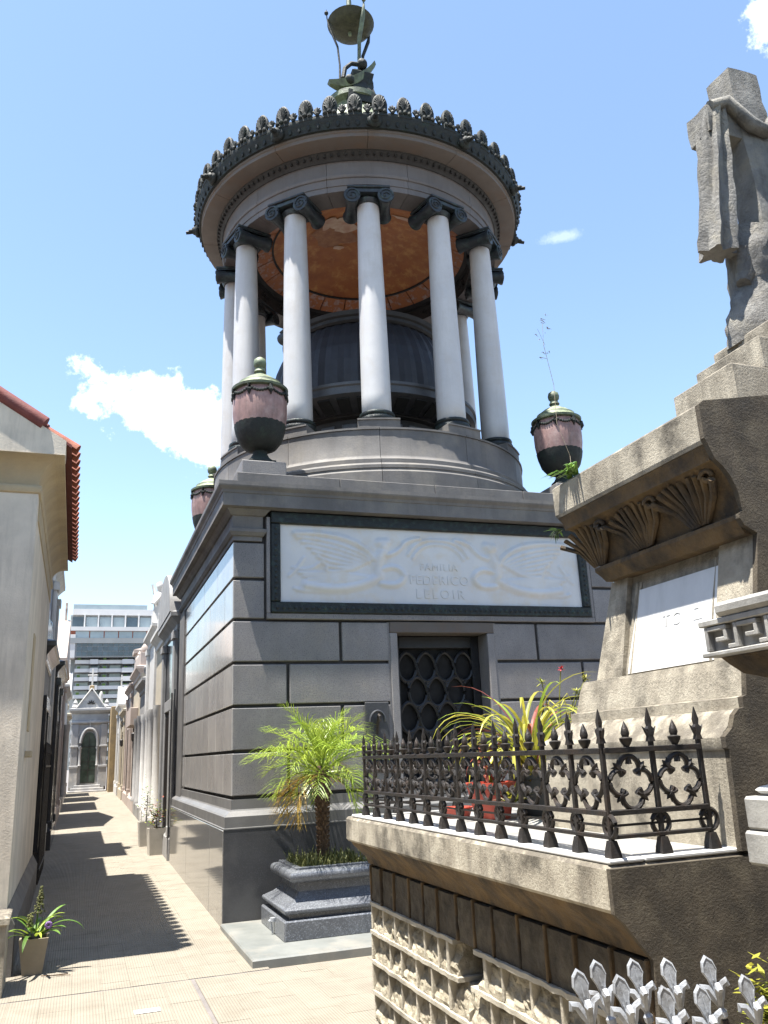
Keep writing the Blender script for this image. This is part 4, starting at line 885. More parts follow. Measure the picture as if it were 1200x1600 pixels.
def pot_round(x, y, z, r0, r1, h, m, label):
    t = thing('pot', label, 'pot', (x, y, z)); MB().lathe([(r0, z), (r1, z+h*.85), (r1*1.08, z+h*.86), (r1*1.08, z+h), (r1*.95, z+h), (r1*.93, z+h*.9), (.001, z+h*.9)], 24, x, y).build('body', m, t, 40); return t
pot_round(2.56, 4.62, 1.207, .10, .13, .24, pot_dark, 'dark grey plastic pot behind the iron fence under the grassy plant')
pot_round(2.27, 4.62, 1.207, .10, .14, .20, pot_red, 'red plastic pot behind the iron fence')
pot_round(2.15, 4.85, 1.207, .07, .09, .06, pot_red, 'low red saucer pot near the far end of the terrace')
strap_plant('strap_leaf_plant', 'arching yellow green strap leaved plant spilling over the iron fence', 2.50, 4.55, 1.40, 95, .82, .012, [leaf_y, leaf_y, leaf_y, palm_g, leaf_y, leaf_r], 48, 88, 150, 3)
strap_plant('red_bromeliad', 'reddish bromeliad in the red pot behind the fence', 2.30, 4.65, 1.36, 14, .40, .018, [leaf_r, leaf_y, leaf_r], 50, 88, 60, 8)
su = strap_plant('pale_succulent', 'pale dry succulent rosette seen through the fence quatrefoils', 2.30, 4.45, 1.30, 40, .13, .012, [leaf_y, pot_beige, weed_m], 10, 80, 20, 9)
fl = thing('flowering_stems', 'thin dry flower stems with one red bloom against the granite wall', 'plant', (2.75, 4.65, 1.25))
for (dx, dz, c_) in [(.02, .80, flower_r), (-.10, .72, leaf_y), (.16, .74, leaf_y), (.20, .60, leaf_y), (.10, .66, leaf_y)]:
    pts = [(2.75+dx*f*f*1.2+.05*sin(f*5)*(1-f), 4.65-.1*f, 1.25+dz*f) for f in [k/10 for k in range(11)]]
    MB().tube(pts, .0035, 5).build('stem', leaf_y, fl)
    hd = MB(); e = Vector(pts[-1])
    for k in range(26):
        t = rnd.uniform(0, 6.3); d = Vector((cos(t), sin(t), rnd.uniform(-.7, .9)))*rnd.uniform(.02, .05)*(1 if c_ is leaf_y else .6); hd.strip([e, e+d*.6, e+d], [.002, .005, .001])
    hd.build('flower_head', c_, fl)
for k in range(16):
    t = rnd.uniform(0, 6.3); l = rnd.uniform(.1, .28); e = Vector((2.78, 4.62, 1.5+rnd.uniform(0, .4))); MB().strip([e, e+Vector((cos(t)*l*.5, sin(t)*l*.5, .06)), e+Vector((cos(t)*l, sin(t)*l, -.06))], [.003, .004, .001]).build('leaf', leaf_y, fl)
fn1 = MB()
for k in range(40):
    t = rnd.uniform(-.5, 3.6); l = rnd.uniform(.05, .12); e = Vector((2.40, 3.62+rnd.uniform(-.05, .05), 2.965)); fn1.strip([e, e+Vector((-abs(cos(t))*l*.5, sin(t-1.5)*l*.6, l*.5)), e+Vector((-abs(cos(t))*l, sin(t-1.5)*l, l*.25))], [.004, .008, .001])
tag(fn1.build('fern', leaf_g), 'small fern rooted on top of the tomb cornice', 'fern')
fn2 = MB()
for k in range(22):
    t = rnd.uniform(0, 6.3); l = rnd.uniform(.03, .08); e = Vector((2.45, 3.86, 2.74)); fn2.strip([e, e+Vector((cos(t)*l*.4-.02, l*.6, sin(t)*l*.3)), e+Vector((cos(t)*l-.02, l*.7, sin(t)*l*.6-.02))], [.003, .006, .001])
tag(fn2.build('fern', leaf_g), 'tiny fern hanging under the left end of the tomb cornice', 'fern')
tw = MB(); 
tw.tube([(2.46, 3.72, 2.97), (2.50, 3.78, 3.15), (2.45, 3.80, 3.35), (2.47, 3.82, 3.6), (2.43, 3.82, 3.85), (2.45, 3.84, 4.0)], .0013, 4); tw.tube([(2.44, 3.82, 3.85), (2.40, 3.82, 3.95)], .001, 4)
for k in range(14):
    e = Vector((2.44+rnd.uniform(-.05, .05), 3.82, 3.75+rnd.uniform(0, .3))); tw.strip([e, e+Vector((rnd.uniform(-.02, .02), 0, .015)), e+Vector((rnd.uniform(-.04, .04), 0, .01))], [.001, .004, .001])
tag(tw.build('dry_twig', pot_beige), 'thin dry twig growing up in front of the roof urn', 'twig')

# ------------------------------------------------------------------ house-like tomb on the left with tiled roof
lb = thing('plaster_tomb', 'cream plastered tomb with clay tile roof beside the alley', 'tomb', (-1.6, 10.4, 0))
LX, LXL, LY0, LY1 = -.50, -3.1, 8.06, 12.75
YAW = T(LX, 8, 0) @ RZ(radians(.35)) @ T(-LX, -8, 0)
def lbb(mb, name, m, smooth=False, par=None): return mb.xf(YAW).build(name, m, par or lb, smooth)
lbb(MB().box(LXL, LX, LY0, LY1, -.05, 4.06), 'wall', plaster)
lbb(MB().extr_x([(LY0-.05, -.05), (LY0-.05, .40), (LY0+.0, .50), (LY1, .50), (LY1, -.05)], LXL, LX+.002), 'front_plinth', granite_weather)
lbb(MB().extr_y([(LX+.07, -.05), (LX+.07, .38), (LX+.005, .50), (LX+.003, -.05)], LY0-.05, LY1), 'side_plinth', granite_weather)
lbb(MB().rects([(.0, 4.061), (.018, 4.07), (.03, 4.095), (.03, 4.12), (.018, 4.14), (.0, 4.145)], LXL, LX, LY0, LY1), 'astragal', plaster_y, 30)
cvp = [(0.0, 4.146)] + [(.21*(1-cos(pi/2*k/8)), 4.15+.235*sin(pi/2*k/8)) for k in range(1, 9)]
lbb(MB().rects(cvp + [(.215, 4.39)], LXL, LX, LY0, LY1), 'cove', plaster_y, 30)
RS = .615; ZE = 4.535; XM = (LXL+LX)/2
gp = [(LXL-.22, 4.392), (LX+.22, 4.392), (LX+.22, ZE), (XM, ZE+RS*(LX+.22-XM)), (LXL-.22, ZE)]
lbb(MB().extr_y(gp, LY0-.205, LY0+.05), 'gable', plaster)
lbb(MB().extr_y([(LXL-.2, 4.393), (LX+.20, 4.393), (LX+.20, ZE-.02), (XM, ZE-.03+RS*(LX+.2-XM)), (LXL-.2, ZE-.02)], LY0+.051, LY1+.1), 'roof_core', plaster_y)
lbb(MB().loft([[(LX-.02, yy, 3.85), (LX+.012, yy, 3.85), (LX+.012, yy, 4.055), (LX-.02, yy, 4.055)] for yy in (LY0+.2, LY1-.1)]), 'frieze_band', plaster_y)
# niche in the side wall and a small plaque
lbb(MB().box(LX-.03, LX+.012, 9.05, 9.35, 1.95, 2.9, .005), 'niche_board', plaster_y); lbb(MB().box(LX+.0, LX+.06, 9.0, 9.25, 1.70, 1.76, .005), 'niche_shelf', plaster_y)
sl_ = atan2(RS, 1); RT = Matrix.Rotation(sl_, 4, 'Y')
half_t = MB(); n = 8; TL_ = .42
rg0 = []
for xx, rr in [(0, .088), (TL_, .075)]:
    rg0.append([(-xx, rr*cos(pi*k/n), rr*.85*sin(pi*k/n)) for k in range(n+1)] + [(-xx, (rr-.014)*cos(pi*(n-k)/n), (rr-.014)*.85*sin(pi*(n-k)/n)) for k in range(n+1)])
half_t.loft(rg0); tme = half_t.mesh('roof_tile', tile_m, 50); tmd = MB(); tmd.v, tmd.f = half_t.v, half_t.f; tmd = tmd.mesh('roof_tile', tile_d, 50)
ny = 23; step = (LY1+.05-LY0+.14)/ny
for j in range(ny):
    for k in range(3):
        xe = LX+.31-k*.34*cos(sl_); ze = ZE+.012+RS*(LX+.22-xe)+k*.006
        o = link('roof_tile', tme if j else (tme if k == 0 else tmd), lb); o.location = YAW @ Vector((xe, LY0-.14+step*(j+.5), ze)); o.rotation_euler = (0, sl_, radians(.35))
pan = MB().loft([[(LX+.27, yy, ZE-.02-RS*.05), (LX+.27, yy, ZE+.01-RS*.05), (XM, yy, ZE+.005+RS*(LX+.22-XM)), (XM, yy, ZE-.02+RS*(LX+.22-XM))] for yy in (LY0-.16, LY1+.08)]); lbb(pan, 'tile_underlay', tile_d)
rake = MB().tube([(LX+.02, LY0-.17, ZE+.16), (XM, LY0-.17, ZE+.05+RS*(LX+.22-XM))], .075, 10); lbb(rake, 'rake_tile', tile_d, 40)
# low stone kerb block at the foot
kb = MB().rects([(0, -.03), (0, .48), (.02, .49), (.02, .53), (0, .54)], -1.6, -.455, 7.35, 7.80); kb.jitter(.012, 3); tag(kb.build('stone_block', cement), 'chipped low stone block at the corner of the plastered tomb', 'stone')
# square pot with strap-leaved plant
def square_pot(x, y, z, b, t_, h, m, label, ang=0):
    th = thing('square_pot', label, 'pot', (x, y, z), 'square tapered pots')
    mb = MB(); mb.loft([[(-b,-b,0),(b,-b,0),(b,b,0),(-b,b,0)], [(-t_,-t_,h),(t_,-t_,h),(t_,t_,h),(-t_,t_,h)], [(-t_+.015,-t_+.015,h),(t_-.015,-t_+.015,h),(t_-.015,t_-.015,h),(-t_+.015,t_-.015,h)], [(-t_+.02,-t_+.02,h-.05),(t_-.02,-t_+.02,h-.05),(t_-.02,t_-.02,h-.05),(-t_+.02,t_-.02,h-.05)]])
    mb.xf(T(x, y, z) @ RZ(ang)); mb.build('body', m, th)
    so_ = MB().box(-t_+.022, t_-.022, -t_+.022, t_-.022, h-.06, h-.048); so_.xf(T(x, y, z) @ RZ(ang)); so_.build('soil', soil, th)
    return th
square_pot(-.275, 8.07, 0, .075, .112, .27, pot_beige, 'beige square pot at the foot of the plastered tomb', .0)
strap_plant('orchid_plant', 'green strap leaved plant with purple flower in the beige pot', -.275, 8.07, .24, 22, .42, .02, [leaf_g, palm_g], 20, 82, 100, 14)
orc = [o for o in bpy.data.objects if o.name.startswith('orchid_plant')][0]
fs_ = MB()
for k in range(150):
    f = rnd.random(); t = k*2.4; q_ = rnd.uniform(.3, 1)*(.042*(1-f)+.006); fs_.ball((-.255+.012*f+q_*cos(t), 8.05+q_*sin(t), .45+.20*f), rnd.uniform(.005, .010), 5)
fs_.build('flower_spike', weed_m, orc); MB().tube([(-.275, 8.07, .24), (-.265, 8.06, .36), (-.26, 8.05, .47)], .007, 6).build('stem', leaf_g, orc)
pf = MB()
for k in range(10): t = k*.63; pf.ball((-.17+.018*cos(t), 7.98, .36+.018*sin(t)), .014, 6)
pf.build('flower', flower_p, orc)
fs2 = MB(); 
for k in range(50): fs2.ball((-.315+rnd.uniform(-.02, .02), 8.0+rnd.uniform(-.02, .02), .36+rnd.uniform(0, .10)), .008, 5)
fs2.build('flower_spike', weed_m, orc)
MB().lathe([(.045, .22), (.055, .31), (.05, .31), (.045, .28)], 16, -.29, 8.03).build('inner_pot', pot_dark, orc, 40)
tg = MB(); tg.tube([(-.20, 7.90, .008), (-.12, 7.84, .014), (.0, 7.86, .010)], .004, 5); tg.tube([(-.16, 7.87, .01), (.02, 7.80, .010)], .003, 5); tag(tg.build('fallen_twig', palm_trunk), 'dry twig lying on the paving beside the beige pot', 'twig')
# pots on the right-hand side of the alley
def bushy(name, label, x, y, z, seed, cols, h):
    t = thing(name, label, 'plant', (x, y, z)); rd = random.Random(seed)
    for m_ in cols:
        mb = MB()
        for k in range(130):
            q = Vector((x+rd.gauss(0, .055), y+rd.gauss(0, .055), z+abs(rd.gauss(.5, .28))*h)); a_ = rd.uniform(0, 6.3); d = Vector((cos(a_), sin(a_), rd.uniform(-.3, .7))).normalized()*rd.uniform(.03, .08); mb.strip([q, q+d*.5, q+d], [.002, .014, .002])
        mb.build('leaves', m_, t)
    MB().tube([(x, y, z), (x+.01, y, z+h*.8)], .008, 6).build('stem', palm_trunk, t)
square_pot(1.275, 15.45, gz(15.4), .115, .135, .42, pot_white, 'whitish square pot standing in front of the black gate', .1)
square_pot(1.215, 16.9, gz(16.9), .12, .14, .42, pot_white, 'whitish square pot standing further up the alley behind the other', .05)
bushy('croton_plant', 'mottled red and green shrub in the nearer alley pot', 1.275, 15.45, gz(15.4)+.38, 3, [leaf_g, leaf_y, leaf_r], .42)
bushy('pale_shrub', 'pale green sparse shrub in the farther alley pot', 1.215, 16.9, gz(16.9)+.38, 6, [T_WHITE, leaf_g], .62)

# ------------------------------------------------------------------ tombs lining the alley
def cross_mb(x, y, z, h, w=.06, ax='y'):
    m_ = MB().box(x-w/2, x+w/2, y-w/2, y+w/2, z, z+h, .006); b = h*.27
    if ax == 'y': m_.box(x-w*.45, x+w*.45, y-b, y+b, z+h*.6, z+h*.6+w, .006)
    else: m_.box(x-b, x+b, y-w*.45, y+w*.45, z+h*.6, z+h*.6+w, .006)
    return m_
def alley_tomb(side, y0, y1, h, m, label, style, xf_=None, m2=None, group='tombs lining the alley'):
    # side -1: the left row (faces +x); side +1: the right row (faces -x)
    sg = 1 if side < 0 else -1; X = xf_ if xf_ is not None else (-.56 if side < 0 else 1.53); z0 = gz(y0)-.1; D = 2.2; m2 = m2 or m
    t = thing('alley_tomb', label, 'tomb', (X-sg*1.1, (y0+y1)/2, gz(y0)), group); yc = (y0+y1)/2; w = y1-y0
    def bx(xa, xb, ya, yb, za, zb, c=.01):   # xa,xb measured outwards from the face
        A, B = X+sg*xa, X+sg*xb; return MB().box(min(A, B), max(A, B), ya, yb, za, zb, c)
    def mould(prof, ya, yb, xin=-.3):
        rings = []
        for e, z in prof:
            A, B = X+sg*xin, X+sg*e; lo, hi = min(A, B), max(A, B); d = max(0, e); rings.append([(lo, ya-d*.6, z), (hi, ya-d*.6, z), (hi, yb+d*.6, z), (lo, yb+d*.6, z)])
        return MB().loft(rings)
    bx(-D, 0, y0+.02, y1-.02, z0, h).build('wall', m, t)
    mould([(.09, z0), (.09, z0+.42), (.06, z0+.46), (.02, z0+.5)], y0+.03, y1-.03).build('plinth', m2, t)
    mould([(.01, h-.30), (.03, h-.28), (.03, h-.2), (.05, h-.17), (.12, h-.09), (.15, h-.07), (.15, h), (.05, h+.03)], y0+.04, y1-.04).build('cornice', m2, t)
    dw = min(.85, w*.36); dh = min(2.15, h-1.0)
    do = bx(-.02, .012, yc-dw/2, yc+dw/2, z0+.3, z0+.3+dh).build('door', door_m, t)
    fr_ = MB()
    for (ya, yb, za, zb) in [(yc-dw/2-.12, yc-dw/2, z0+.2, z0+.3+dh), (yc+dw/2, yc+dw/2+.12, z0+.2, z0+.3+dh), (yc-dw/2-.16, yc+dw/2+.16, z0+.3+dh, z0+.5+dh)]:
        b_ = bx(.0, .055, ya, yb, za, zb); fr_.add(b_.v, b_.f)
    fr_.build('door_surround', m2, t)
    gr = MB()
    for k in range(6):
        yy = yc-dw/2+dw*(k+.5)/6; A = X+sg*.03; gr.tube([(A, yy, z0+.35), (A, yy, z0+.2+dh)], .01, 5)
    gr.build('door_grille', iron, do)
    if 'pil' in style:
        for yy in (y0+.2, y1-.2):
            pi_ = bx(0, .07, yy-.12, yy+.12, z0+.5, h-.3).build('pilaster', m2, t); b_ = bx(0, .10, yy-.15, yy+.15, h-.45, h-.305); b_.build('pilaster_cap', m2, pi_)
            b_ = bx(0, .10, yy-.15, yy+.15, z0+.45, z0+.6); b_.build('pilaster_base', m2, pi_)
    if 'col' in style:
        for yy in (yc-dw/2-.28, yc+dw/2+.28):
            co_ = MB().lathe([(.10, z0+.5), (.10, z0+.56), (.075, z0+.6), (.07, z0+.5+dh*.9), (.09, z0+.5+dh*.93), (.1, z0+.5+dh)], 14, X+sg*.10, yy); co_.build('column', m2, t, 40)
    if 'gable' in style:
        rr = [[(X+sg*e, y, z) for y, z in ((y0+.05, h+.02), (y1-.05, h+.02), (yc, h+.02+w*.26))] for e in (-.6, .13)]; MB().loft(rr).build('pediment', m2, t)
        cross_mb(X+sg*.0, yc, h+w*.26, .5).build('roof_cross', m2, t)
    if 'arch' in style:
        n = 12; outer = [(yc+w*.48*cos(pi*k/n), h+.02+w*.34*sin(pi*k/n)) for k in range(n+1)]
        MB().loft([[(X+sg*e, y, z) for y, z in outer] for e in (-.8, .16)]).build('arched_top', m2, t, 30)
    if 'para' in style:
        bx(-.5, .02, y0+.1, y1-.1, h+.02, h+.42).build('parapet', m2, t)
        for yy in (y0+.25, y1-.25): MB().lathe([(.05, h+.42), (.12, h+.46), (.13, h+.56), (.06, h+.66), (.07, h+.70), (.0, h+.82)], 12, X-sg*.12, yy).build('finial', m2, t, 40)
    if 'statue' in style:
        stt = MB(); xx = X-sg*.1
        stt.lathe([(.20, h+.03), (.20, h+.16), (.16, h+.18), (.17, h+.3), (.13, h+.6), (.15, h+.82), (.12, h+.92), (.05, h+.98), (.055, h+1.02), (.085, h+1.10), (.08, h+1.18), (.03, h+1.23)], 12, xx, yc)
        stt.tube([(xx, yc-.13, h+.86), (xx+sg*.12, yc-.17, h+.66), (xx+sg*.17, yc-.02, h+.72)], [.05, .045, .035], 6); stt.tube([(xx, yc+.13, h+.86), (xx+sg*.10, yc+.2, h+.98), (xx+sg*.16, yc+.2, h+1.2)], [.05, .045, .03], 6)
        stt.jitter(.015, 9).build('statue', T_WHITE, t, 50)
    if 'urn' in style:
        MB().lathe([(.10, h+.03), (.06, h+.1), (.16, h+.25), (.18, h+.4), (.1, h+.5), (.12, h+.53), (.04, h+.62), (.0, h+.68)], 14, X-sg*.15, yc).build('roof_urn', m2, t, 40)
    if 'obelisk' in style:
        rr = [[(X-sg*.5-a_, yc-a_, z), (X-sg*.5+a_, yc-a_, z), (X-sg*.5+a_, yc+a_, z), (X-sg*.5-a_, yc+a_, z)] for a_, z in ((.42, h), (.40, h+1.1), (.48, h+1.12), (.48, h+1.25), (.3, h+1.3), (.03, h+1.45), (.02, h+2.0))]; MB().loft(rr).build('tower', m2, t)
    if 'lamp' in style:
        lm = MB(); A = X+sg*.12; lm.tube([(X, y0+.35, 2.5), (A, y0+.35, 2.6), (A, y0+.35, 2.45)], .015, 6); lm.lathe([(.03, 2.2), (.06, 2.25), (.07, 2.42), (.02, 2.46)], 8, A, y0+.35); lm.build('lantern', iron, t)
    if 'ledge' in style: bx(0, .22, yc-w*.32, yc+w*.32, h*.62, h*.62+.5).build('projecting_box', m2, t)
    return t
alley_tomb(-1, 12.95, 15.2, 3.35, T_GREY, 'low grey tomb with dark grille next to the tiled plaster tomb', 'para', m2=T_BLACK)
alley_tomb(-1, 15.25, 17.3, 5.0, T_BLUE, 'tallest blue grey tomb of the shaded row with a statue', 'pil statue', xf_=-.60, m2=T_WHITE)
alley_tomb(-1, 17.35, 20.2, 3.55, T_BLACK, 'polished black granite tomb in the shaded row', 'pil', xf_=-.52)
alley_tomb(-1, 21.5, 26.4, 4.1, T_PINK, 'rose stone tomb with gable in the shaded row', 'gable pil')
alley_tomb(-1, 27.5, 31.5, 4.0, T_GREY, 'grey columned tomb in the shaded row of the alley', 'col para')
alley_tomb(-1, 32.4, 35.3, 4.2, T_WHITE, 'white pedimented tomb in the shaded row near the chapel', 'gable')
alley_tomb(-1, 36.1, 38.6, 3.6, T_BEIGE, 'last beige tomb of the shaded row beside the chapel', 'pil urn')
alley_tomb(1, 14.45, 16.9, 4.05, T_BLACK, 'black granite tomb with arched top next to the mausoleum', 'arch pil', xf_=1.47, m2=T_GREY)
alley_tomb(1, 17.0, 19.4, 4.25, T_BEIGE, 'beige tomb with columns behind the black arched tomb', 'col para urn', xf_=1.50, m2=T_WHITE)
alley_tomb(1, 19.5, 22.3, 4.65, T_WHITE, 'bright white tomb crowned with a white statue on the sunny side', 'col statue pil')
alley_tomb(1, 22.4, 25.2, 3.7, T_GREY, 'low grey tomb with pillars on the sunny side of the alley', 'col urn')
alley_tomb(1, 25.3, 28.6, 4.3, T_BEIGE, 'sandy tomb with a projecting box on its face', 'ledge para lamp', m2=T_PINK)
alley_tomb(1, 28.7, 32.0, 4.1, T_PINK, 'rose tomb topped by a square tower and spike', 'obelisk pil', m2=T_PINK)
alley_tomb(1, 32.1, 35.2, 3.5, T_BEIGE, 'sandy tomb with an iron lantern near the alley end', 'pil lamp', xf_=1.50)
alley_tomb(1, 35.3, 38.2, 3.9, T_WHITE, 'last white tomb on the sunny side near the chapel', 'gable pil', xf_=1.46)
ow = MB().box(1.16, 4, 38.5, 41, .3, 4.0, .02); tag(ow.build('boundary_wall', T_OCHRE), 'stained ochre wall beside the chapel at the alley end', 'wall')
bt_ = thing('iron_gate', 'black iron gate leaf standing ajar beside the mausoleum corner', 'gate', (1.44, 14.42, .1))
MB().box(1.405, 1.43, 14.36, 14.43, .05, 2.75, .004).build('gate_post', T_BLACK, bt_); MB().box(1.37, 1.395, 14.46, 14.52, .05, 2.70, .004).build('gate_post', T_BLACK, bt_)
for k in range(6): MB().tube([(1.42, 14.54+k*.07, .12), (1.42, 14.54+k*.07, 2.5)], .011, 6).build('bar', iron, bt_)

# spiked iron railing on the shaded side
rl = thing('iron_railing', 'thin black spiked railing along the shaded side past the plaster tomb', 'railing', (-.47, 14.2, .1))
for k in range(14):
    y = 13.1+k*.15; b_ = MB().tube([(-.46, y, gz(y)), (-.46, y, 1.75+gz(y)), (-.46, y, 1.80), (-.46, y, 1.95)], [.012, .012, .028, .001], 6); b_.build('bar', iron, rl)
for z_ in (.25, 1.6): MB().box(-.475, -.445, 13.05, 15.15, z_, z_+.03).build('rail', iron, rl)

# chapel that closes the alley
ch = thing('gothic_chapel', 'pale marble gothic chapel with pointed door closing the alley', 'chapel', (.33, 40, .5))
cz = .5; cx0, cx1 = -.42, 1.10; cm = .34
MB().box(cx0, cx1, 40.05, 42, cz-.2, 3.95).build('wall', chapel_m, ch)
for k, (e, z_) in enumerate([(.12, .12), (.02, .22), (-.12, .33)]): MB().box(cx0-e+.1, cx1+e-.1, 39.45+k*.15, 40.1, cz-.1, cz-.02+.11*(k+1)-.02, .01).build('step', chapel_m, ch)
for s_ in (-1, 1):
    a_ = cm+s_*.60; pi_ = MB().box(a_-.17, a_+.17, 39.92, 40.1, cz+.2, 1.55, .01).build('pier', chapel_m, ch)
    MB().box(a_-.13, a_+.13, 39.97, 40.1, 1.56, 3.35, .01).build('pier_shaft', chapel_m, pi_); MB().box(a_-.19, a_+.19, 39.9, 40.1, 1.50, 1.60, .012).build('pier_cap', chapel_m, pi_)
    MB().lathe([(.07, 1.6), (.05, 1.65), (.05, 2.25), (.08, 2.32), (.08, 2.37)], 12, cm+s_*.36, 39.96).build('colonnette', chapel_m, ch, 40)
    MB().box(a_-.2, a_+.16, 39.93, 40.1, 2.37, 2.44, .01).build('impost', chapel_m, ch)
def pointed(w, zs, top, n=8):
    pts = []
    for k in range(n+1): f = k/n; pts.append((cm-w*cos(f*pi/2)**.8, zs+(top-zs)*sin(f*pi/2)))
    return pts + [(2*cm-x, z) for x, z in pts[::-1][1:]]
arc = pointed(.30, 2.37, 3.0)
dpoly = [(cm-.30, .86)] + arc + [(cm+.30, .86)]
cd = MB().loft([[(x, 40.02, z) for x, z in dpoly], [(x, 40.06, z) for x, z in dpoly]]).build('glass_door', glass_green, ch)
dm = MB(); dm.box(cm-.012, cm+.012, 40.0, 40.02, .86, 2.95); [dm.box(cm-.3, cm+.3, 40.0, 40.02, z_, z_+.025) for z_ in (.88, 1.4, 1.75, 2.37)]; dm.build('door_bars', iron, cd)
MB().tube([(x, 39.97, z) for x, z in pointed(.36, 2.40, 3.16)], .06, 8).build('door_arch', chapel_m, ch, 40)
cross_mb(cm, 39.95, 3.22, .30, .035, 'x').build('door_cross', T_WHITE, ch)
MB().rects([(.02, 3.36), (.08, 3.40), (.08, 3.46), (.03, 3.50)], cx0+.03, cx1-.03, 40.0, 41.9).build('string_course', chapel_m, ch)
MB().rects([(.02, 3.82), (.10, 3.90), (.14, 3.94), (.14, 4.02), (.05, 4.05)], cx0, cx1, 40.0, 41.9).build('cornice', chapel_m, ch)
ga = MB().loft([[(cm-.56, yy, 4.05), (cm+.56, yy, 4.05), (cm, yy, 4.86)] for yy in (39.95, 40.3)]).build('gable', chapel_m, ch)
for s_ in (-1, 1): MB().tube([(cm+s_*.60, 39.93, 4.06), (cm, 39.93, 4.90)], .035, 6).build('gable_edge', T_WHITE, ch)
tr_ = MB()
for k in range(5): t = radians(18+36*k); tr_.tube([(cm+.03*cos(t), 39.94, 4.20+.03*sin(t)), (cm+.13*cos(t), 39.935, 4.20+.13*sin(t)), (cm+.19*cos(t), 39.94, 4.20+.19*sin(t))], [.01, .035, .005], 6)
tr_.build('gable_tracery', void_m, ga)
MB().box(cm-.10, cm+.10, 39.95, 40.2, 4.75, 5.02, .02).build('cross_base', T_OCHRE, ch); cross_mb(cm, 40.05, 5.0, .75, .07, 'x').build('roof_cross', T_WHITE, ch)
for x in (cx0+.1, cx1-.1): MB().lathe([(.10, 4.05), (.14, 4.12), (.08, 4.2), (.1, 4.3), (.0, 4.45)], 10, x, 40.2).build('corner_finial', chapel_m, ch, 40)
MB().lathe([(.10, 4.05), (.10, 4.4), (.07, 4.6), (.09, 4.72), (.03, 4.84)], 10, cm+.42, 41.0).build('roof_figure', T_WHITE, ch, 40)

# ------------------------------------------------------------------ hotel beyond the cemetery
ht = thing('tall_hotel', 'tall modern hotel with white balconies beyond the cemetery', 'building', (5, 270, 0))
HY = 270; k_ = 270/150
def H(px, py):    # pixel to the plane of the facade
    d = R_*((px-600)/1300) - U_*((py-800)/1300) + F_; t = HY/d.y; return d.x*t, 1.6+d.z*t
hx0 = H(100, 1060)[0]; hx1 = H(300, 1000)[0]
MB().box(hx0+.5, hx1, HY+3, HY+30, 0, H(150, 985)[1]).build('tower_wall', conc_grey, ht)
zb = [H(150, 1146-13.9*i)[1] for i in range(10)]; FH = zb[1]-zb[0]
for i in range(-4, 9):
    z_ = zb[0]+i*FH
    if z_ > H(150, 1036)[1]: break
    MB().box(hx0+2.8, hx1, HY-.2, HY+3.2, z_, z_+1.05).build('balcony', conc_white, ht)
    x = hx0+3.2; j = 0
    while x < hx1-2:
        w = [3.6, 2.4, 1.6, 3.2][j % 4]
        MB().box(x, x+w, HY+2.7, HY+3.05, z_+1.1, z_+FH-.15).build('window', glass_b if j % 3 else glass_l, ht)
        if j % 2 == 0: MB().box(x+.3, x+1.2, HY-.05, HY+2.8, z_+1.06, z_+1.75).build('balcony_plants', leaf_g, ht)
        if j % 3 == 1: MB().box(x-.4, x+w*.8, HY-1.0, HY-.25, z_-.2, z_+1.2).build('balcony_bay', conc_white, ht)
        x += w+.7; j += 1
za, zc = H(150, 1026)[1], H(150, 1003)[1]
MB().box(hx0+1.5, hx1, HY-1.2, HY+3, za-.3, zc+.3).build('glass_wall_backing', conc_grey, ht)
nn = 22; ww = (hx1-hx0-4)/nn
for j in range(nn):
    for q in range(3): MB().box(hx0+3+ww*j+.08, hx0+3+ww*(j+1)-.08, HY-1.35, HY-1.2, za+(zc-za)*q/3+.1, za+(zc-za)*(q+1)/3-.1).build('window', glass_b, ht)
MB().box(hx0, hx0+2.6, HY-1.6, HY+3, za-.5, zc+2, .05).build('side_pier', conc_white, ht)
z1_, z2_ = H(150, 1001)[1], H(150, 985)[1]
MB().box(hx0, hx1, HY-1.8, HY+6, z1_-1.0, z1_+.6).build('terrace_edge', conc_grey, ht)
MB().box(hx0+.2, hx1, HY-.8, HY+10, z1_+.6, z2_-.3).build('terrace_storey', brick_red, ht)
for j in range(5): MB().box(hx0+2.5+j*4.2, hx0+2.5+j*4.2+3.9, HY-.95, HY-.8, z1_+.7, z2_-.4).build('window', glass_l, ht)
for j in range(6): MB().box(hx0+25+j*3, hx0+26.2+j*3, HY-.95, HY-.8, z1_+1.1, z2_-1.1).build('window', glass_b, ht)
MB().box(hx0+.1, hx1, HY-1.6, HY+12, z2_-.3, z2_+.9).build('roof_band', conc_white, ht)
z3_, z4_ = H(150, 979)[1], H(150, 960)[1]
MB().box(H(110, 970)[0], hx1, HY+2, HY+14, z2_+.9, z4_).build('penthouse', conc_grey, ht)
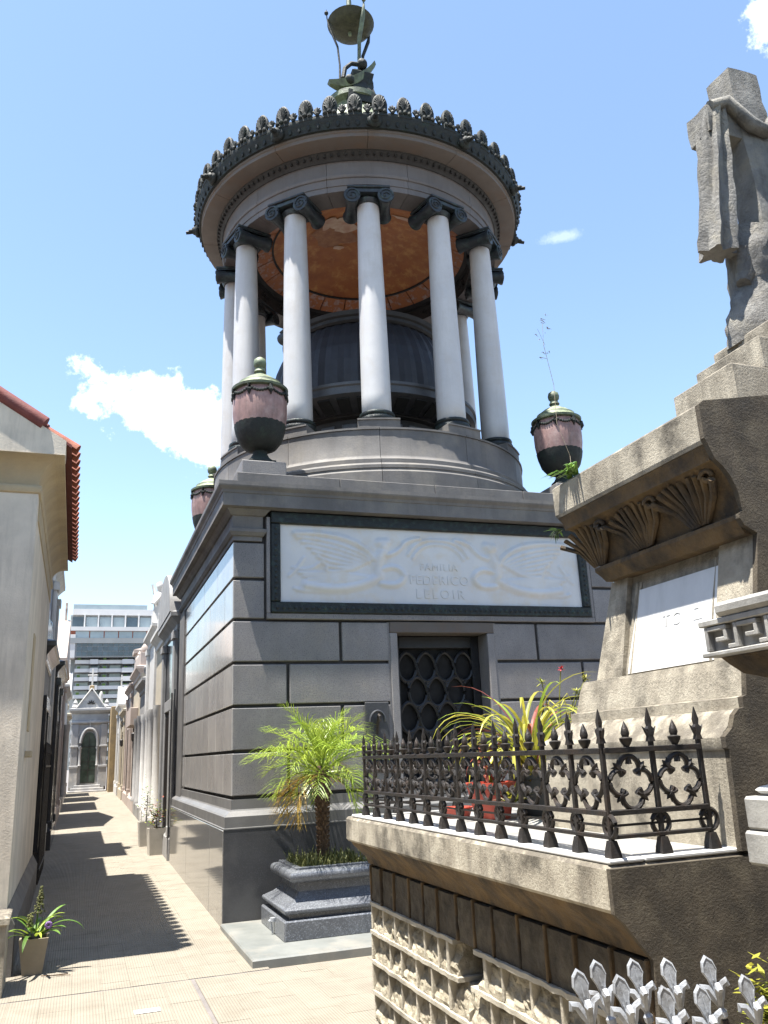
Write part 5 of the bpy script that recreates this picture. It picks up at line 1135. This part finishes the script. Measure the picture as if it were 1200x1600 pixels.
for j in range(9):
    xa = H(113, 970)[0]+j*4.0; MB().box(xa, xa+3.3, HY+1.8, HY+2, z3_-1.2, z4_-.6).build('window', glass_b if j % 4 == 0 else glass_l, ht); MB().box(xa+3.35, xa+3.75, HY+.4, HY+2.2, z3_-1.5, z4_).build('fin', conc_white, ht)
z5_ = H(150, 951)[1]
MB().box(H(114, 955)[0], hx1-6, HY+1, HY+15, z4_, z5_).build('roof_slab', conc_white, ht)
MB().box(H(115, 950)[0], hx1-14, HY+1.2, HY+1.4, z5_, z5_+1.5).build('glass_parapet', glass_l, ht)
sbld = MB().box(hx0-9, hx0+1.0, HY+20, HY+36, 0, H(95, 985)[1]-.5); so2 = sbld.build('far_building', T_PINK); tag(so2, 'plain mauve building edge just behind the hotel', 'building')
for j in range(6): MB().box(hx0-1.4, hx0-.2, HY+19.7, HY+20.0, 12+j*4.2, 14+j*4.2).build('window', glass_b, so2)

# ------------------------------------------------------------------ unseen tombs added round the viewpoint (they block skylight behind and beside the camera)
def blocker_tomb(x0, x1, y0, y1, h, m, label):
    t = thing('skylight_blocker_tomb', label, 'tomb', ((x0+x1)/2, (y0+y1)/2, 0))
    MB().box(x0, x1, y0, y1, -.05, h).build('wall', m, t); MB().rects([(.02, h-.3), (.05, h-.2), (.15, h-.1), (.15, h), (.0, h+.05)], x0, x1, y0, y1).build('cornice', m, t)
    MB().rects([(.06, -.05), (.06, .4), (.02, .45)], x0, x1, y0, y1).build('plinth', m, t); MB().box((x0+x1)/2-.45, (x0+x1)/2+.45, y1, y1+.02, .1, 2.3).build('door', door_m, t)
blocker_tomb(-6.0, -2.6, -2.0, 6.3, 4.6, T_GREY, 'unseen grey tomb added beside the lane to block skylight, next to the plastered tomb')
blocker_tomb(-2.4, .4, -5.5, -2.2, 4.8, T_GREY, 'unseen grey tomb added behind the viewpoint to block skylight, facing the alley')
blocker_tomb(.6, 3.4, -5.5, -2.0, 4.4, T_PINK, 'unseen rose tomb added behind the viewpoint to dim skylight on the mausoleum')
blocker_tomb(3.7, 7.5, -5.5, 1.6, 4.6, T_GREY, 'unseen grey tomb added behind the marble fret pedestal as a skylight blocker')
